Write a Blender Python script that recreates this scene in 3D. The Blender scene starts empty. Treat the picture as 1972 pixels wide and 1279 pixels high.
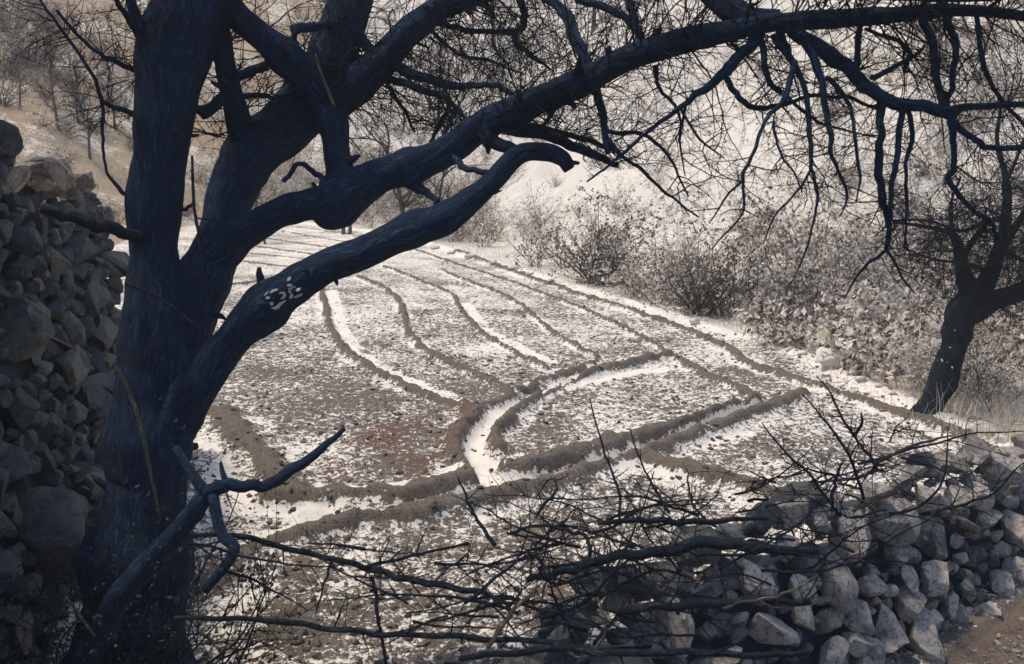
import bpy, bmesh, math, random
import numpy as np
from mathutils import Vector, Matrix
from mathutils.bvhtree import BVHTree

SC = bpy.context.scene
COL = SC.collection
R = math.radians

# ------------------------------------------------------------------ camera, sky, sun, exposure
EYE_Z = 3.0
PITCH = math.atan((639.5 - 300.0) / 1894.0)
cam_d = bpy.data.cameras.new('camera')
cam = bpy.data.objects.new('camera', cam_d); COL.objects.link(cam)
cam.location = (0, 0, EYE_Z)
cam.rotation_euler = (math.pi / 2 - PITCH, 0, 0)
cam_d.sensor_width = 36.0
cam_d.lens = 36.0 * 1894.0 / 1972.0
cam_d.clip_start = 0.05; cam_d.clip_end = 1000
cam_d.dof.use_dof = True; cam_d.dof.focus_distance = 11.0; cam_d.dof.aperture_fstop = 5.6
SC.camera = cam

SUN_EL, SUN_AZ = R(66), R(-78)         # azimuth measured from +Y, negative = to the left: high sun over the left slope
world = bpy.data.worlds.new('World'); SC.world = world; world.use_nodes = True
wn = world.node_tree; wn.nodes.clear()
sky = wn.nodes.new('ShaderNodeTexSky'); sky.sky_type = 'NISHITA'; sky.sun_disc = False
sky.sun_elevation = SUN_EL; sky.sun_rotation = SUN_AZ
bg = wn.nodes.new('ShaderNodeBackground'); bg.inputs[1].default_value = 0.14
wo = wn.nodes.new('ShaderNodeOutputWorld')
wn.links.new(sky.outputs[0], bg.inputs[0]); wn.links.new(bg.outputs[0], wo.inputs[0])
sun_d = bpy.data.lights.new('sun', 'SUN'); sun_d.energy = 3.0; sun_d.angle = R(5); sun_d.color = (1.0, 0.885, 0.70)
sun = bpy.data.objects.new('sun', sun_d); COL.objects.link(sun)
SUN_DIR = Vector((math.sin(SUN_AZ) * math.cos(SUN_EL), math.cos(SUN_AZ) * math.cos(SUN_EL), math.sin(SUN_EL)))
sun.rotation_euler = SUN_DIR.to_track_quat('Z', 'Y').to_euler()
sun.location = (-20, 15, 40)
SC.view_settings.view_transform = 'Standard'; SC.view_settings.look = 'None'
SC.view_settings.exposure = 0.62; SC.view_settings.gamma = 1.0; SC.view_settings.use_curve_mapping = False

# ------------------------------------------------------------------ helpers
CP, SP = math.cos(PITCH), math.sin(PITCH)
def ray(px, py):
    a = (px - 986.0) / 1894.0; b = (639.5 - py) / 1894.0
    return np.array([a, CP + b * SP, -SP + b * CP])          # depth 1 along the view axis
def at(px, py, d):
    r = ray(px, py) * d; return np.array([r[0], r[1], r[2] + EYE_Z])
def proj(p):
    x, y, z = p[0], p[1], p[2] - EYE_Z
    f = y * CP - z * SP; u = y * SP + z * CP
    if f < 0.1: return (-9999, -9999, f)
    return (986 + 1894 * x / f, 639.5 - 1894 * u / f, f)
def flat(px, py, z=0.0):
    r = ray(px, py); t = (z - EYE_Z) / r[2]; return (r[0] * t, r[1] * t)
def on_plane(px, py, p0, n):
    r = ray(px, py); o = np.array([0, 0, EYE_Z]); t = np.dot(np.array(p0) - o, n) / np.dot(r, n); return o + r * t

def _h(i, j, k):
    n = (i * 374761393 + j * 668265263 + k * 2147483647 + 974634777) & 0xFFFFFFFF
    n = ((n ^ (n >> 13)) * 1274126177) & 0xFFFFFFFF
    n = ((n ^ (n >> 16)) * 2246822519) & 0xFFFFFFFF
    return ((n ^ (n >> 15)) & 0xFFFF) / 65535.0
def vnoise(x, y, z=0.0):
    x = np.asarray(x, float); y = np.asarray(y, float); z = np.asarray(z, float) + 0 * x
    xi, yi, zi = np.floor(x).astype(np.int64), np.floor(y).astype(np.int64), np.floor(z).astype(np.int64)
    fx, fy, fz = x - xi, y - yi, z - zi
    fx, fy, fz = [f * f * (3 - 2 * f) for f in (fx, fy, fz)]
    def L(a, b, t): return a + (b - a) * t
    c = [[[_h(xi + a, yi + b, zi + d) for d in (0, 1)] for b in (0, 1)] for a in (0, 1)]
    return L(L(L(c[0][0][0], c[1][0][0], fx), L(c[0][1][0], c[1][1][0], fx), fy),
             L(L(c[0][0][1], c[1][0][1], fx), L(c[0][1][1], c[1][1][1], fx), fy), fz)
def fbm(x, y, z=0.0, oct=4):
    s, a, t = 0, 0.5, 0
    for o in range(oct):
        k = 2.03 ** o
        s = s + a * vnoise(x * k + 17.3 * o, y * k - 9.1 * o, np.asarray(z) * k); t += a; a *= 0.5
    return s / t
def sstep(a, b, x):
    t = np.clip((x - a) / (b - a), 0, 1); return t * t * (3 - 2 * t)

def catmull(P, n):
    P = np.asarray(P, float)
    if len(P) == 2: 
        t = np.linspace(0, 1, n + 1)[:, None]; return P[0] * (1 - t) + P[1] * t
    Q = np.vstack([2 * P[0] - P[1], P, 2 * P[-1] - P[-2]]); out = []
    for i in range(1, len(Q) - 2):
        p0, p1, p2, p3 = Q[i - 1], Q[i], Q[i + 1], Q[i + 2]
        for t in np.linspace(0, 1, n, endpoint=False):
            out.append(0.5 * (2 * p1 + (p2 - p0) * t + (2 * p0 - 5 * p1 + 4 * p2 - p3) * t * t + (3 * p1 - p0 - 3 * p2 + p3) * t ** 3))
    out.append(Q[-2]); return np.array(out)

class MB:
    """collects geometry, then links it as ONE mesh object"""
    def __init__(s): s.v = []; s.f = []; s.n = 0; s.mi = []; s.bk = []
    def add(s, verts, faces, mi=0):
        verts = np.asarray(verts, float)
        s.v.append(verts); s.f.extend([tuple(i + s.n for i in f) for f in faces]); s.mi.extend([mi] * len(faces)); s.n += len(verts)
    def tube(s, P, rad, sides=6, rough=0.0, seed=0.0, cap=True, mi=0, fine=0.0):
        P = np.asarray(P, float); rad = np.asarray(rad, float); m = len(P)
        T = np.gradient(P, axis=0); T /= (np.linalg.norm(T, axis=1)[:, None] + 1e-9)
        a = np.array([0.31, -0.87, 0.39]); 
        if abs(np.dot(a, T[0])) > 0.9: a = np.array([1.0, 0, 0])
        N = a - T[0] * np.dot(a, T[0]); N /= np.linalg.norm(N)
        th = np.linspace(0, 2 * math.pi, sides, endpoint=False)
        V = np.empty((m, sides, 3)); cs = np.cos(th); sn = np.sin(th); arc = 0.0
        L = np.concatenate([[0], np.cumsum(np.linalg.norm(np.diff(P, axis=0), axis=1))])
        for i in range(m):
            N = N - T[i] * np.dot(N, T[i]); N /= (np.linalg.norm(N) + 1e-9)
            B = np.cross(T[i], N); rr = np.full(sides, rad[i])
            if rough:
                rr = rr * (1 + rough * (fbm(cs * 1.2 + seed, sn * 1.2 + L[i] * 2.5, seed + L[i] * 1.1, 3) - 0.5) * 2)
            if fine:
                rr = rr * (1 + fine * (fbm(cs * 4.5 + seed, sn * 4.5 + L[i] * 0.7, seed + L[i] * 2.2, 3) - 0.5) * 2.4)
            V[i] = P[i] + np.outer(cs * rr, N) + np.outer(sn * rr, B)
        idx = np.arange(m * sides).reshape(m, sides)
        a0 = idx[:-1]; b0 = np.roll(idx, -1, 1)[:-1]; c0 = np.roll(idx, -1, 1)[1:]; d0 = idx[1:]
        F = np.stack([a0, b0, c0, d0], -1).reshape(-1, 4)
        faces = [tuple(f) for f in F.tolist()]
        if cap: faces.append(tuple(idx[0][::-1].tolist())); faces.append(tuple(idx[-1].tolist()))
        s.add(V.reshape(-1, 3), faces, mi)
        k = np.empty((m, sides, 3)); rm = float(rad.mean()); k[:, :, 0] = cs * rm + seed; k[:, :, 1] = sn * rm; k[:, :, 2] = L[:, None] * 0.22; s.bk.append(k.reshape(-1, 3))
    def build(s, name, mat, parent=None, smooth=True, origin=None, sharp=0):
        me = bpy.data.meshes.new(name)
        V = np.vstack(s.v) if s.v else np.zeros((0, 3))
        if origin is not None: V = V - np.asarray(origin)
        me.from_pydata(V.tolist(), [], s.f)
        for m in (mat if isinstance(mat, (list, tuple)) else [mat]): me.materials.append(m)
        if any(s.mi): me.polygons.foreach_set('material_index', s.mi)
        me.polygons.foreach_set('use_smooth', [smooth] * len(me.polygons))
        if s.bk and sum(len(b) for b in s.bk) == len(V):
            a = me.attributes.new('bk', 'FLOAT_VECTOR', 'POINT'); a.data.foreach_set('vector', np.vstack(s.bk).astype(np.float32).ravel())
        me.update()
        if sharp: me.set_sharp_from_angle(angle=R(sharp))
        o = bpy.data.objects.new(name, me); COL.objects.link(o)
        if parent is not None: o.parent = parent
        if origin is not None: o.location = tuple(origin)
        return o

def tag(o, label=None, cat=None, group=None, kind=None):
    if label: o['label'] = label
    if cat: o['category'] = cat
    if group: o['group'] = group
    if kind: o['kind'] = kind
    return o
def empty(name, loc=(0, 0, 0), rz=0.0):
    o = bpy.data.objects.new(name, None); COL.objects.link(o); o.location = tuple(loc); o.rotation_euler = (0, 0, rz)
    o.empty_display_size = 0.1; return o
def copy_tree(o, parent=None):
    c = o.copy(); COL.objects.link(c)
    if parent is not None: c.parent = parent
    for ch in list(o.children): copy_tree(ch, c)
    return c

# ------------------------------------------------------------------ materials
class NT:
    def __init__(s, name):
        s.m = bpy.data.materials.new(name); s.m.use_nodes = True; s.t = s.m.node_tree; s.t.nodes.clear()
        s.out = s.N('ShaderNodeOutputMaterial'); s.b = s.N('ShaderNodeBsdfPrincipled')
        s.L(s.b.outputs[0], s.out.inputs[0]); s.b.inputs['Specular IOR Level'].default_value = 0.2
        s.b.inputs['Roughness'].default_value = 0.9
    def N(s, t, **k):
        n = s.t.nodes.new(t)
        for a, b in k.items(): setattr(n, a, b)
        return n
    def L(s, a, b): s.t.links.new(a, b)
    def inp(s, sock, v):
        if isinstance(v, bpy.types.NodeSocket): s.L(v, sock)
        else: sock.default_value = v
    def math(s, op, a, b=0.0, c=None, clamp=False):
        n = s.N('ShaderNodeMath', operation=op, use_clamp=clamp); s.inp(n.inputs[0], a); s.inp(n.inputs[1], b)
        if c is not None: s.inp(n.inputs[2], c)
        return n.outputs[0]
    def noise(s, vec, scale, detail=4, rough=0.6, dist=0.0):
        n = s.N('ShaderNodeTexNoise'); s.L(vec, n.inputs['Vector']); n.inputs['Scale'].default_value = scale
        n.inputs['Detail'].default_value = detail; n.inputs['Roughness'].default_value = rough; n.inputs['Distortion'].default_value = dist
        return n.outputs['Fac']
    def ss(s, v, a, b, lo=0.0, hi=1.0):
        n = s.N('ShaderNodeMapRange', interpolation_type='SMOOTHSTEP'); s.inp(n.inputs[0], v)
        for i, q in enumerate((a, b, lo, hi)): n.inputs[i + 1].default_value = q
        return n.outputs[0]
    def mix(s, f, a, b):
        n = s.N('ShaderNodeMix', data_type='RGBA'); s.inp(n.inputs[0], f)
        s.inp(n.inputs[6], a if isinstance(a, bpy.types.NodeSocket) else (*a, 1)); s.inp(n.inputs[7], b if isinstance(b, bpy.types.NodeSocket) else (*b, 1))
        return n.outputs[2]
    def bump(s, h, strength=0.5, dist=0.02):
        n = s.N('ShaderNodeBump'); n.inputs['Strength'].default_value = strength; n.inputs['Distance'].default_value = dist
        s.L(h, n.inputs['Height']); s.L(n.outputs[0], s.b.inputs['Normal']); return n
    def attr(s, name): 
        n = s.N('ShaderNodeAttribute', attribute_name=name); return n.outputs['Fac']
    def pos(s): return s.N('ShaderNodeNewGeometry').outputs['Position']
    def obj(s): return s.N('ShaderNodeTexCoord').outputs['Object']
    def rnd(s): return s.N('ShaderNodeNewGeometry').outputs['Random Per Island']
    def col(s, c): s.inp(s.b.inputs['Base Color'], c if isinstance(c, bpy.types.NodeSocket) else (*c, 1)); return s.m

SNOW_A, SNOW_B = (0.79, 0.735, 0.67), (0.66, 0.61, 0.555)
def ground_mat(hill=False):
    n = NT('snowy_hillside' if hill else 'snowy_soil'); p = n.pos()
    soil = n.attr('soil'); red = n.attr('red')
    a = n.noise(p, 11 if not hill else 3.2, 7, 0.68, 0.3); b = n.noise(p, 34 if not hill else 14, 4, 0.65, 0.2)
    c = n.noise(p, 1.3 if not hill else 0.35, 3, 0.5)
    nn = n.math('ADD', n.math('MULTIPLY', a, 0.55), n.math('MULTIPLY', b, 0.45))
    nn = n.math('ADD', nn, n.math('MULTIPLY', n.math('SUBTRACT', c, 0.5), 0.16))
    v = n.math('ADD', n.math('SUBTRACT', soil, 0.5), n.math('MULTIPLY', n.math('SUBTRACT', nn, 0.5), 3.2))
    mask = n.ss(v, -0.07, 0.09)
    d = n.noise(p, 60, 4, 0.7); e = n.noise(p, 2.1, 4, 0.6)
    if hill:
        s1 = n.mix(d, (0.19, 0.155, 0.125), (0.44, 0.37, 0.30))
        s1 = n.mix(red, s1, n.mix(d, (0.20, 0.145, 0.097), (0.56, 0.43, 0.31)))
    else:
        s1 = n.mix(n.ss(d, 0.3, 0.7), (0.036, 0.032, 0.028), (0.195, 0.165, 0.138))
        s1 = n.mix(n.math('MULTIPLY', n.ss(e, 0.40, 0.62), 0.45), s1, (0.135, 0.098, 0.075))
        s1 = n.mix(n.math('MULTIPLY', red, n.ss(e, 0.3, 0.5)), s1, n.mix(d, (0.050, 0.027, 0.019), (0.175, 0.100, 0.072)))
    sn = n.mix(n.noise(p, 9, 3, 0.6), SNOW_A, SNOW_B)
    col = n.mix(mask, sn, s1)
    h = n.math('ADD', n.math('MULTIPLY', n.math('SUBTRACT', 1.0, mask), 0.6), n.math('ADD', n.math('MULTIPLY', d, 0.5), n.math('MULTIPLY', b, 0.5)))
    n.bump(h, 0.75, 0.022 if not hill else 0.08)
    return n.col(col)
M_FIELD, M_HILL = ground_mat(), ground_mat(True)

def bark_mat(name, c1, c2, c3, sc=1.0):
    n = NT(name); w = n.pos(); p = n.N('ShaderNodeAttribute', attribute_name='bk').outputs['Vector']
    a = n.noise(p, 42 * sc, 6, 0.7, 0.8); b = n.noise(w, 5 * sc, 4, 0.6); g = n.noise(w, 130 * sc, 4, 0.7); f = n.noise(p, 110 * sc, 4, 0.7, 0.5)
    fur = n.ss(n.math('ABSOLUTE', n.math('SUBTRACT', a, 0.5)), 0.0, 0.09)
    c = n.mix(n.ss(n.math('ADD', n.math('MULTIPLY', g, 0.4), n.math('MULTIPLY', f, 0.6)), 0.36, 0.64), c1, c2); c = n.mix(n.math('MULTIPLY', n.ss(b, 0.52, 0.68), n.math('MULTIPLY', n.ss(g, 0.42, 0.62), 0.8)), c, c3)
    c = n.mix(n.math('MULTIPLY', n.math('SUBTRACT', 1.0, fur), 0.6), c, tuple(q * 0.45 for q in c1))
    h = n.math('ADD', n.math('MULTIPLY', fur, 1.0), n.math('ADD', n.math('MULTIPLY', f, 0.8), n.math('MULTIPLY', g, 0.25)))
    n.bump(h, 0.9, 0.02); return n.col(c)
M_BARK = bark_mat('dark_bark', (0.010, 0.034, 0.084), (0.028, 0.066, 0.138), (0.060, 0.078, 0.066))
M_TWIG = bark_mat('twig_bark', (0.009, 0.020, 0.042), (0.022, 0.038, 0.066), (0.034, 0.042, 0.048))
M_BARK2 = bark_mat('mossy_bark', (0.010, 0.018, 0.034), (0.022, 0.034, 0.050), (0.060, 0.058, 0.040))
M_BRUSH = bark_mat('brush_bark', (0.012, 0.024, 0.042), (0.030, 0.044, 0.060), (0.10, 0.092, 0.080))
M_PALEWOOD = bark_mat('weathered_wood', (0.10, 0.085, 0.072), (0.24, 0.20, 0.165), (0.30, 0.26, 0.22))
M_FARWOOD = bark_mat('grey_brown_twigs', (0.10, 0.080, 0.066), (0.17, 0.137, 0.11), (0.23, 0.19, 0.155))
M_FARDARK = bark_mat('dark_brown_twigs', (0.055, 0.048, 0.044), (0.105, 0.088, 0.075), (0.14, 0.118, 0.10))

def plain(name, c1, c2, sc=20, isl=False):
    n = NT(name); f = n.rnd() if isl else n.noise(n.pos(), sc, 4, 0.6)
    if isl: f = n.math('FRACT', n.math('ADD', f, n.N('ShaderNodeObjectInfo').outputs['Random']))
    return n.col(n.mix(f, c1, c2))
def stone_mat(name, dark, light, moss):
    n = NT(name); p = n.pos(); r = n.rnd()
    oi = n.N('ShaderNodeObjectInfo').outputs['Random']
    rr = n.math('FRACT', n.math('ADD', r, oi))
    a = n.noise(p, 9, 6, 0.65); b = n.noise(p, 60, 5, 0.72); w = n.noise(p, 3.2, 4, 0.6, 0.5)
    c = n.mix(rr, dark, light)
    c = n.mix(n.math('MULTIPLY', n.ss(a, 0.45, 0.7), 0.5), c, (0.17, 0.15, 0.135))
    c = n.mix(n.math('MULTIPLY', n.ss(b, 0.55, 0.75), 0.55), c, (0.08, 0.085, 0.09))
    c = n.mix(n.math('MULTIPLY', n.ss(w, 0.50, 0.62), 0.75), c, moss)
    k = n.noise(p, 26, 6, 0.75, 0.4); c = n.mix(n.math('MULTIPLY', n.ss(k, 0.50, 0.62), 0.7), c, (0.075, 0.072, 0.068)); c = n.mix(n.math('MULTIPLY', n.ss(k, 0.46, 0.36), 0.55), c, light)
    n.bump(n.math('ADD', a, n.math('ADD', n.math('MULTIPLY', b, 0.6), n.math('MULTIPLY', k, 0.8))), 0.9, 0.035); return n.col(c)
M_STONE = stone_mat('field_stone', (0.27, 0.235, 0.20), (0.52, 0.45, 0.39), (0.060, 0.070, 0.072))
M_STONE2 = stone_mat('mossy_field_stone', (0.056, 0.078, 0.092), (0.21, 0.20, 0.182), (0.030, 0.054, 0.072))  # moss, plus wall shade put into the dark blue colour
M_STONE3 = stone_mat('damp_dark_stone', (0.030, 0.052, 0.072), (0.11, 0.122, 0.128), (0.022, 0.042, 0.060))  # darkest fill stones, shade of the left wall put into their colour
M_PALESTONE = stone_mat('pale_field_stone', (0.46, 0.40, 0.345), (0.68, 0.59, 0.51), (0.20, 0.185, 0.165))
M_WSTONE = plain('snowy_stone', (0.80, 0.745, 0.68), (0.34, 0.30, 0.265), 9)
def thin(m, w=0.5):
    t = m.node_tree; b = next(n for n in t.nodes if n.type == 'BSDF_PRINCIPLED'); o = next(n for n in t.nodes if n.type == 'OUTPUT_MATERIAL')
    tr = t.nodes.new('ShaderNodeBsdfTranslucent'); mx = t.nodes.new('ShaderNodeMixShader'); mx.inputs[0].default_value = w
    src = b.inputs['Base Color'].links[0].from_socket
    t.links.new(src, tr.inputs['Color']); t.links.new(b.outputs[0], mx.inputs[1]); t.links.new(tr.outputs[0], mx.inputs[2]); t.links.new(mx.outputs[0], o.inputs[0]); return m
M_CORE = plain('packed_earth', (0.014, 0.030, 0.055), (0.030, 0.044, 0.064), 12)  # near-black blue painted for the shade in gaps between stones
M_PAINT = plain('old_white_paint', (0.24, 0.25, 0.22), (0.60, 0.57, 0.50), 60)
def leafmix(name, lo, mid, hi, a=0.30, b=0.50):
    n = NT(name); f = n.math('FRACT', n.math('ADD', n.rnd(), n.N('ShaderNodeObjectInfo').outputs['Random']))
    return n.col(n.mix(n.ss(f, b - 0.02, b + 0.02), n.mix(n.ss(f, a - 0.02, a + 0.02), lo, mid), hi))
M_LEAFSNOW = plain('pale_snowy_leaves', (0.45, 0.39, 0.34), (0.84, 0.80, 0.75), isl=True)
M_LEAFTAN = plain('dry_tan_leaves', (0.16, 0.128, 0.10), (0.55, 0.46, 0.38), isl=True)
M_LEAFMIX = leafmix('mixed_pale_leaves', (0.14, 0.115, 0.095), (0.44, 0.37, 0.31), (0.93, 0.87, 0.80))
M_LEAFDARK = plain('dark_small_leaves', (0.05, 0.045, 0.038), (0.20, 0.17, 0.14), isl=True)
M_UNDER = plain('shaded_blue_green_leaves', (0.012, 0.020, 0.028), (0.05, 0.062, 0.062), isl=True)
M_GRASS = plain('dry_grass_blades', (0.30, 0.25, 0.19), (0.82, 0.72, 0.60), isl=True)
for _m in (M_LEAFSNOW, M_LEAFTAN, M_LEAFMIX, M_LEAFDARK, M_GRASS): thin(_m)
M_CLOD = plain('clod_earth', (0.055, 0.047, 0.042), (0.15, 0.125, 0.105), isl=True)

# ------------------------------------------------------------------ ground
border_px = [(1972, 872), (1830, 806), (1700, 752), (1570, 692), (1400, 640), (1200, 578), (1000, 520), (830, 470), (720, 447), (590, 431)]
BORDER = [flat(*p) for p in border_px]
POLY = np.array([(6.0, -6), (6.0, 8.3)] + BORDER + [(-13, 46), (-14.5, 40), (-13, 30), (-11, 22), (-9.5, 15), (-9.5, 4), (-9.5, -6)])
def seg_dist(X, Y, pts, close=False):
    best = np.full(X.shape, 1e9); n = len(pts)
    for i in range(n if close else n - 1):
        ax, ay = pts[i]; bx, by = pts[(i + 1) % n]; dx, dy = bx - ax, by - ay
        t = np.clip(((X - ax) * dx + (Y - ay) * dy) / (dx * dx + dy * dy + 1e-12), 0, 1)
        np.minimum(best, np.hypot(X - ax - t * dx, Y - ay - t * dy), out=best)
    return best
def inside(X, Y, pts):
    ins = np.zeros(X.shape, bool); n = len(pts)
    for i in range(n):
        ax, ay = pts[i]; bx, by = pts[(i + 1) % n]
        if ay == by: continue
        c = ((ay > Y) != (by > Y)) & (X < (bx - ax) * (Y - ay) / (by - ay) + ax); ins ^= c
    return ins
# right-hand wall line, left-hand wall line
Q0, Q1 = np.array([-0.05, 3.27]), np.array([4.3, 7.3])
QT = (Q1 - Q0) / np.linalg.norm(Q1 - Q0); QN = np.array([QT[1], -QT[0]])         # faces the camera side
W0, W1 = np.array([-2.30, 3.0]), np.array([-3.74, 9.9])
WT = (W1 - W0) / np.linalg.norm(W1 - W0); WN = np.array([WT[1], -WT[0]])         # faces the field (+x)
def base_z(X, Y):
    sd = seg_dist(X, Y, POLY, True); ins = inside(X, Y, POLY); s = np.where(ins, -sd, sd)
    so = np.maximum(s, 0); wob = fbm(X * 0.13, Y * 0.13, 3.0, 4) - 0.5
    right = -0.55 * sstep(0.0, 1.3, so) + 0.62 * np.maximum(so - 2.6, 0) ** 1.06 + wob * 4.5 * sstep(2, 14, so) + (fbm(X * 0.6, Y * 0.6, 1.0, 3) - 0.5) * 0.8 * sstep(0.5, 3, so)
    left = 0.50 * so + wob * 3.0 * sstep(1, 10, so) + (fbm(X * 0.5, Y * 0.5, 7.0, 3) - 0.5) * 0.9 * sstep(0.3, 2, so)
    lw = sstep(-8.5, -12.5, X + 0.02 * (Y - 40))
    z = np.where(ins, 0.0, left * lw + right * (1 - lw))
    z = z + np.where(ins, 0.10 * (fbm(X * 0.35, Y * 0.35, 5.0, 3) - 0.5), 0) * sstep(0, 0.6, -s)
    bank = sstep(-0.15, -0.45, (X - W0[0]) * WN[0] + (Y - W0[1]) * WN[1]) * sstep(10.1, 9.5, Y)
    wallx = -((X - W0[0]) * WN[0] + (Y - W0[1]) * WN[1])
    z = np.maximum(z, bank * (2.35 + 0.30 * np.maximum(wallx, 0) - 0.1 * (Y - 5)))
    t = (X - Q0[0]) * QN[0] + (Y - Q0[1]) * QN[1]
    z = np.where(t > 0.15, -0.08 + 0.24 * np.clip(t, 0, 6) + 0.05 * (fbm(X * 2, Y * 2, 1.0, 3) - 0.5), z)
    return z, s, lw, t

def wl(pts): return [flat(*p) for p in pts]
def smooth_line(pts, n=6): return catmull(np.array(pts), n)
BUNDS = [  # pixel polyline, half width, height
    ([(618, 555), (628, 600), (640, 640), (668, 680), (720, 715), (775, 745), (830, 770), (890, 792)], 0.115, 0.13),
    ([(890, 790), (912, 808), (885, 842), (883, 880), (912, 903), (925, 928)], 0.14, 0.15),
    ([(690, 535), (745, 560), (772, 590), (780, 620), (800, 660), (840, 690), (900, 718), (950, 740), (985, 763), (962, 783), (925, 792)], 0.11, 0.13),
    ([(740, 515), (800, 538), (868, 568), (888, 600), (930, 643), (990, 680), (1055, 712)], 0.10, 0.12),
    ([(998, 752), (1045, 740), (1090, 726), (1120, 712)], 0.13, 0.15),
    ([(850, 522), (905, 545), (970, 570), (1012, 597), (1060, 638), (1108, 668), (1152, 690), (1120, 712)], 0.10, 0.12),
    ([(800, 482), (880, 510), (970, 540), (1080, 580), (1170, 618), (1250, 660), (1287, 690)], 0.10, 0.11),
    ([(1287, 692), (1205, 708), (1125, 733), (1060, 760), (1003, 793), (967, 825), (952, 852), (962, 872)], 0.13, 0.15),
    ([(1300, 695), (1380, 735), (1440, 760), (1466, 782)], 0.10, 0.12),
    ([(1466, 782), (1400, 803), (1320, 828), (1220, 856), (1120, 886), (1040, 908), (985, 916)], 0.19, 0.19),
    ([(1545, 768), (1430, 814), (1330, 850), (1240, 880), (1160, 905), (1080, 936), (980, 962), (860, 990), (720, 1012), (640, 1022)], 0.14, 0.15),
    ([(540, 966), (660, 968), (780, 962), (870, 948), (925, 926)], 0.18, 0.16),
    ([(880, 488), (1000, 530), (1120, 570), (1230, 606), (1330, 642), (1400, 672), (1440, 702), (1530, 731), (1620, 761), (1740, 802), (1830, 836), (1930, 885)], 0.18, 0.11),
    ([(420, 556), (520, 546), (600, 535)], 0.24, 0.15),
    ([(430, 500), (560, 515), (660, 522)], 0.12, 0.08), ([(440, 485), (560, 497), (700, 515)], 0.12, 0.08),
    ([(450, 468), (560, 485), (700, 505)], 0.13, 0.08), ([(480, 455), (600, 473), (740, 497)], 0.13, 0.08),
    ([(530, 445), (640, 463), (770, 487)], 0.13, 0.08), ([(560, 437), (680, 453), (790, 475)], 0.13, 0.07),
    ([(1235, 884), (1300, 903), (1370, 924), (1450, 948), (1560, 985)], 0.13, 0.13),
    ([(420, 800), (470, 850), (520, 900), (560, 950)], 0.22, 0.10),
    ([(640, 1022), (560, 1040), (470, 1070)], 0.14, 0.10),
]
CHANNELS = [([(1100, 735), (1040, 762), (985, 785), (935, 825), (910, 866), (925, 900), (950, 945)], 0.11, 0.05), ([(925, 893), (975, 895), (1030, 888)], 0.07, 0.03),
            ([(590, 998), (700, 992), (850, 972), (960, 945), (1100, 912), (1200, 884), (1300, 846), (1420, 800), (1530, 762)], 0.075, 0.05),
            ([(600, 940), (720, 942), (850, 925), (885, 905)], 0.10, 0.0),
            ([(640, 560), (655, 620), (690, 675), (760, 720), (840, 752), (900, 775)], 0.10, 0.0),
            ([(895, 585), (940, 635), (1000, 668), (1065, 700)], 0.09, 0.0),
            ([(395, 860), (415, 900), (425, 940)], 0.16, 0.0), ([(520, 1060), (490, 1130), (470, 1200)], 0.14, 0.0),
            ([(1010, 785), (1100, 745), (1200, 722), (1280, 712)], 0.12, 0.0),
            ([(975, 950), (1080, 925), (1180, 905), (1240, 905), (1330, 940)], 0.16, 0.0)]
def axis(segs):
    out = [segs[0][0]]
    for a, b, d0, d1 in segs:
        x = a
        while x < b - 1e-6:
            x += d0 + (d1 - d0) * (x - a) / (b - a); out.append(min(x, b))
    return np.array(out)
xs = axis([(-75, -14, 3.0, 0.12), (-14, -5, 0.12, 0.05), (-5, 6, 0.036, 0.036), (6, 12, 0.05, 0.16), (12, 85, 0.16, 3.0)])
ys = axis([(-6, 4, 0.5, 0.06), (4, 13, 0.030, 0.036), (13, 26, 0.04, 0.075), (26, 48, 0.08, 0.2), (48, 150, 0.22, 3.5)])
X, Y = np.meshgrid(xs, ys)
Z, S, LW, TQ = base_z(X, Y)
soil = 0.505 + 0.34 * (fbm(X * 0.9, Y * 0.9, 2.0, 3) - 0.5) + 0.22 * (fbm(X * 0.33, Y * 0.33, 12.0, 2) - 0.5) - 0.006 * np.clip(Y - 14, 0, 14) + (0.05 + 0.55 * (fbm(X * 2.6, Y * 2.6, 51.0, 2) - 0.5)) * sstep(7.9, 6.9, Y)
red = np.zeros_like(Z)
fx, fy = flat(770, 850); red = np.maximum(red, 1.0 * sstep(1.3, 0.25, np.hypot((X - fx), (Y - fy) * 0.55)))
fx, fy = flat(905, 815); red = np.maximum(red, sstep(0.5, 0.15, np.hypot(X - fx, (Y - fy) * 0.6)))
fx, fy = flat(690, 900); red = np.maximum(red, 0.7 * sstep(0.7, 0.2, np.hypot(X - fx, (Y - fy) * 0.6)))
red = red * np.clip(2.6 * fbm(X * 2.2, Y * 2.2, 71.0, 4) - 0.75, 0.0, 1.0); soil = soil + 0.06 * red
fx, fy = flat(560, 800); soil += 0.07 * sstep(3.2, 0.5, np.hypot(X - fx, (Y - fy) * 0.6))
wig = (fbm(X * 3.1, Y * 3.1, 9.0, 3) - 0.5)
mid = (X > -16) & (X < 8) & (Y > 4) & (Y < 50)
for pts, w, h in CHANNELS:
    L = smooth_line(wl(pts)); d = np.full(X.shape, 9.0); d[mid] = seg_dist(X[mid], Y[mid], L); d = np.abs(d + wig * 0.05)
    k = np.exp(-(d / w) ** 2); soil = soil * (1 - sstep(0.12, 0.6, k) * (1.0 if h > 0 else np.clip(1.5 * fbm(X * 1.6, Y * 1.6, 61.0, 3) - 0.15, 0, 0.8))); Z -= h * k
wig2 = fbm(X * 9.0, Y * 9.0, 19.0, 3) - 0.5
bz = np.zeros_like(Z); bs = np.zeros_like(Z)
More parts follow.
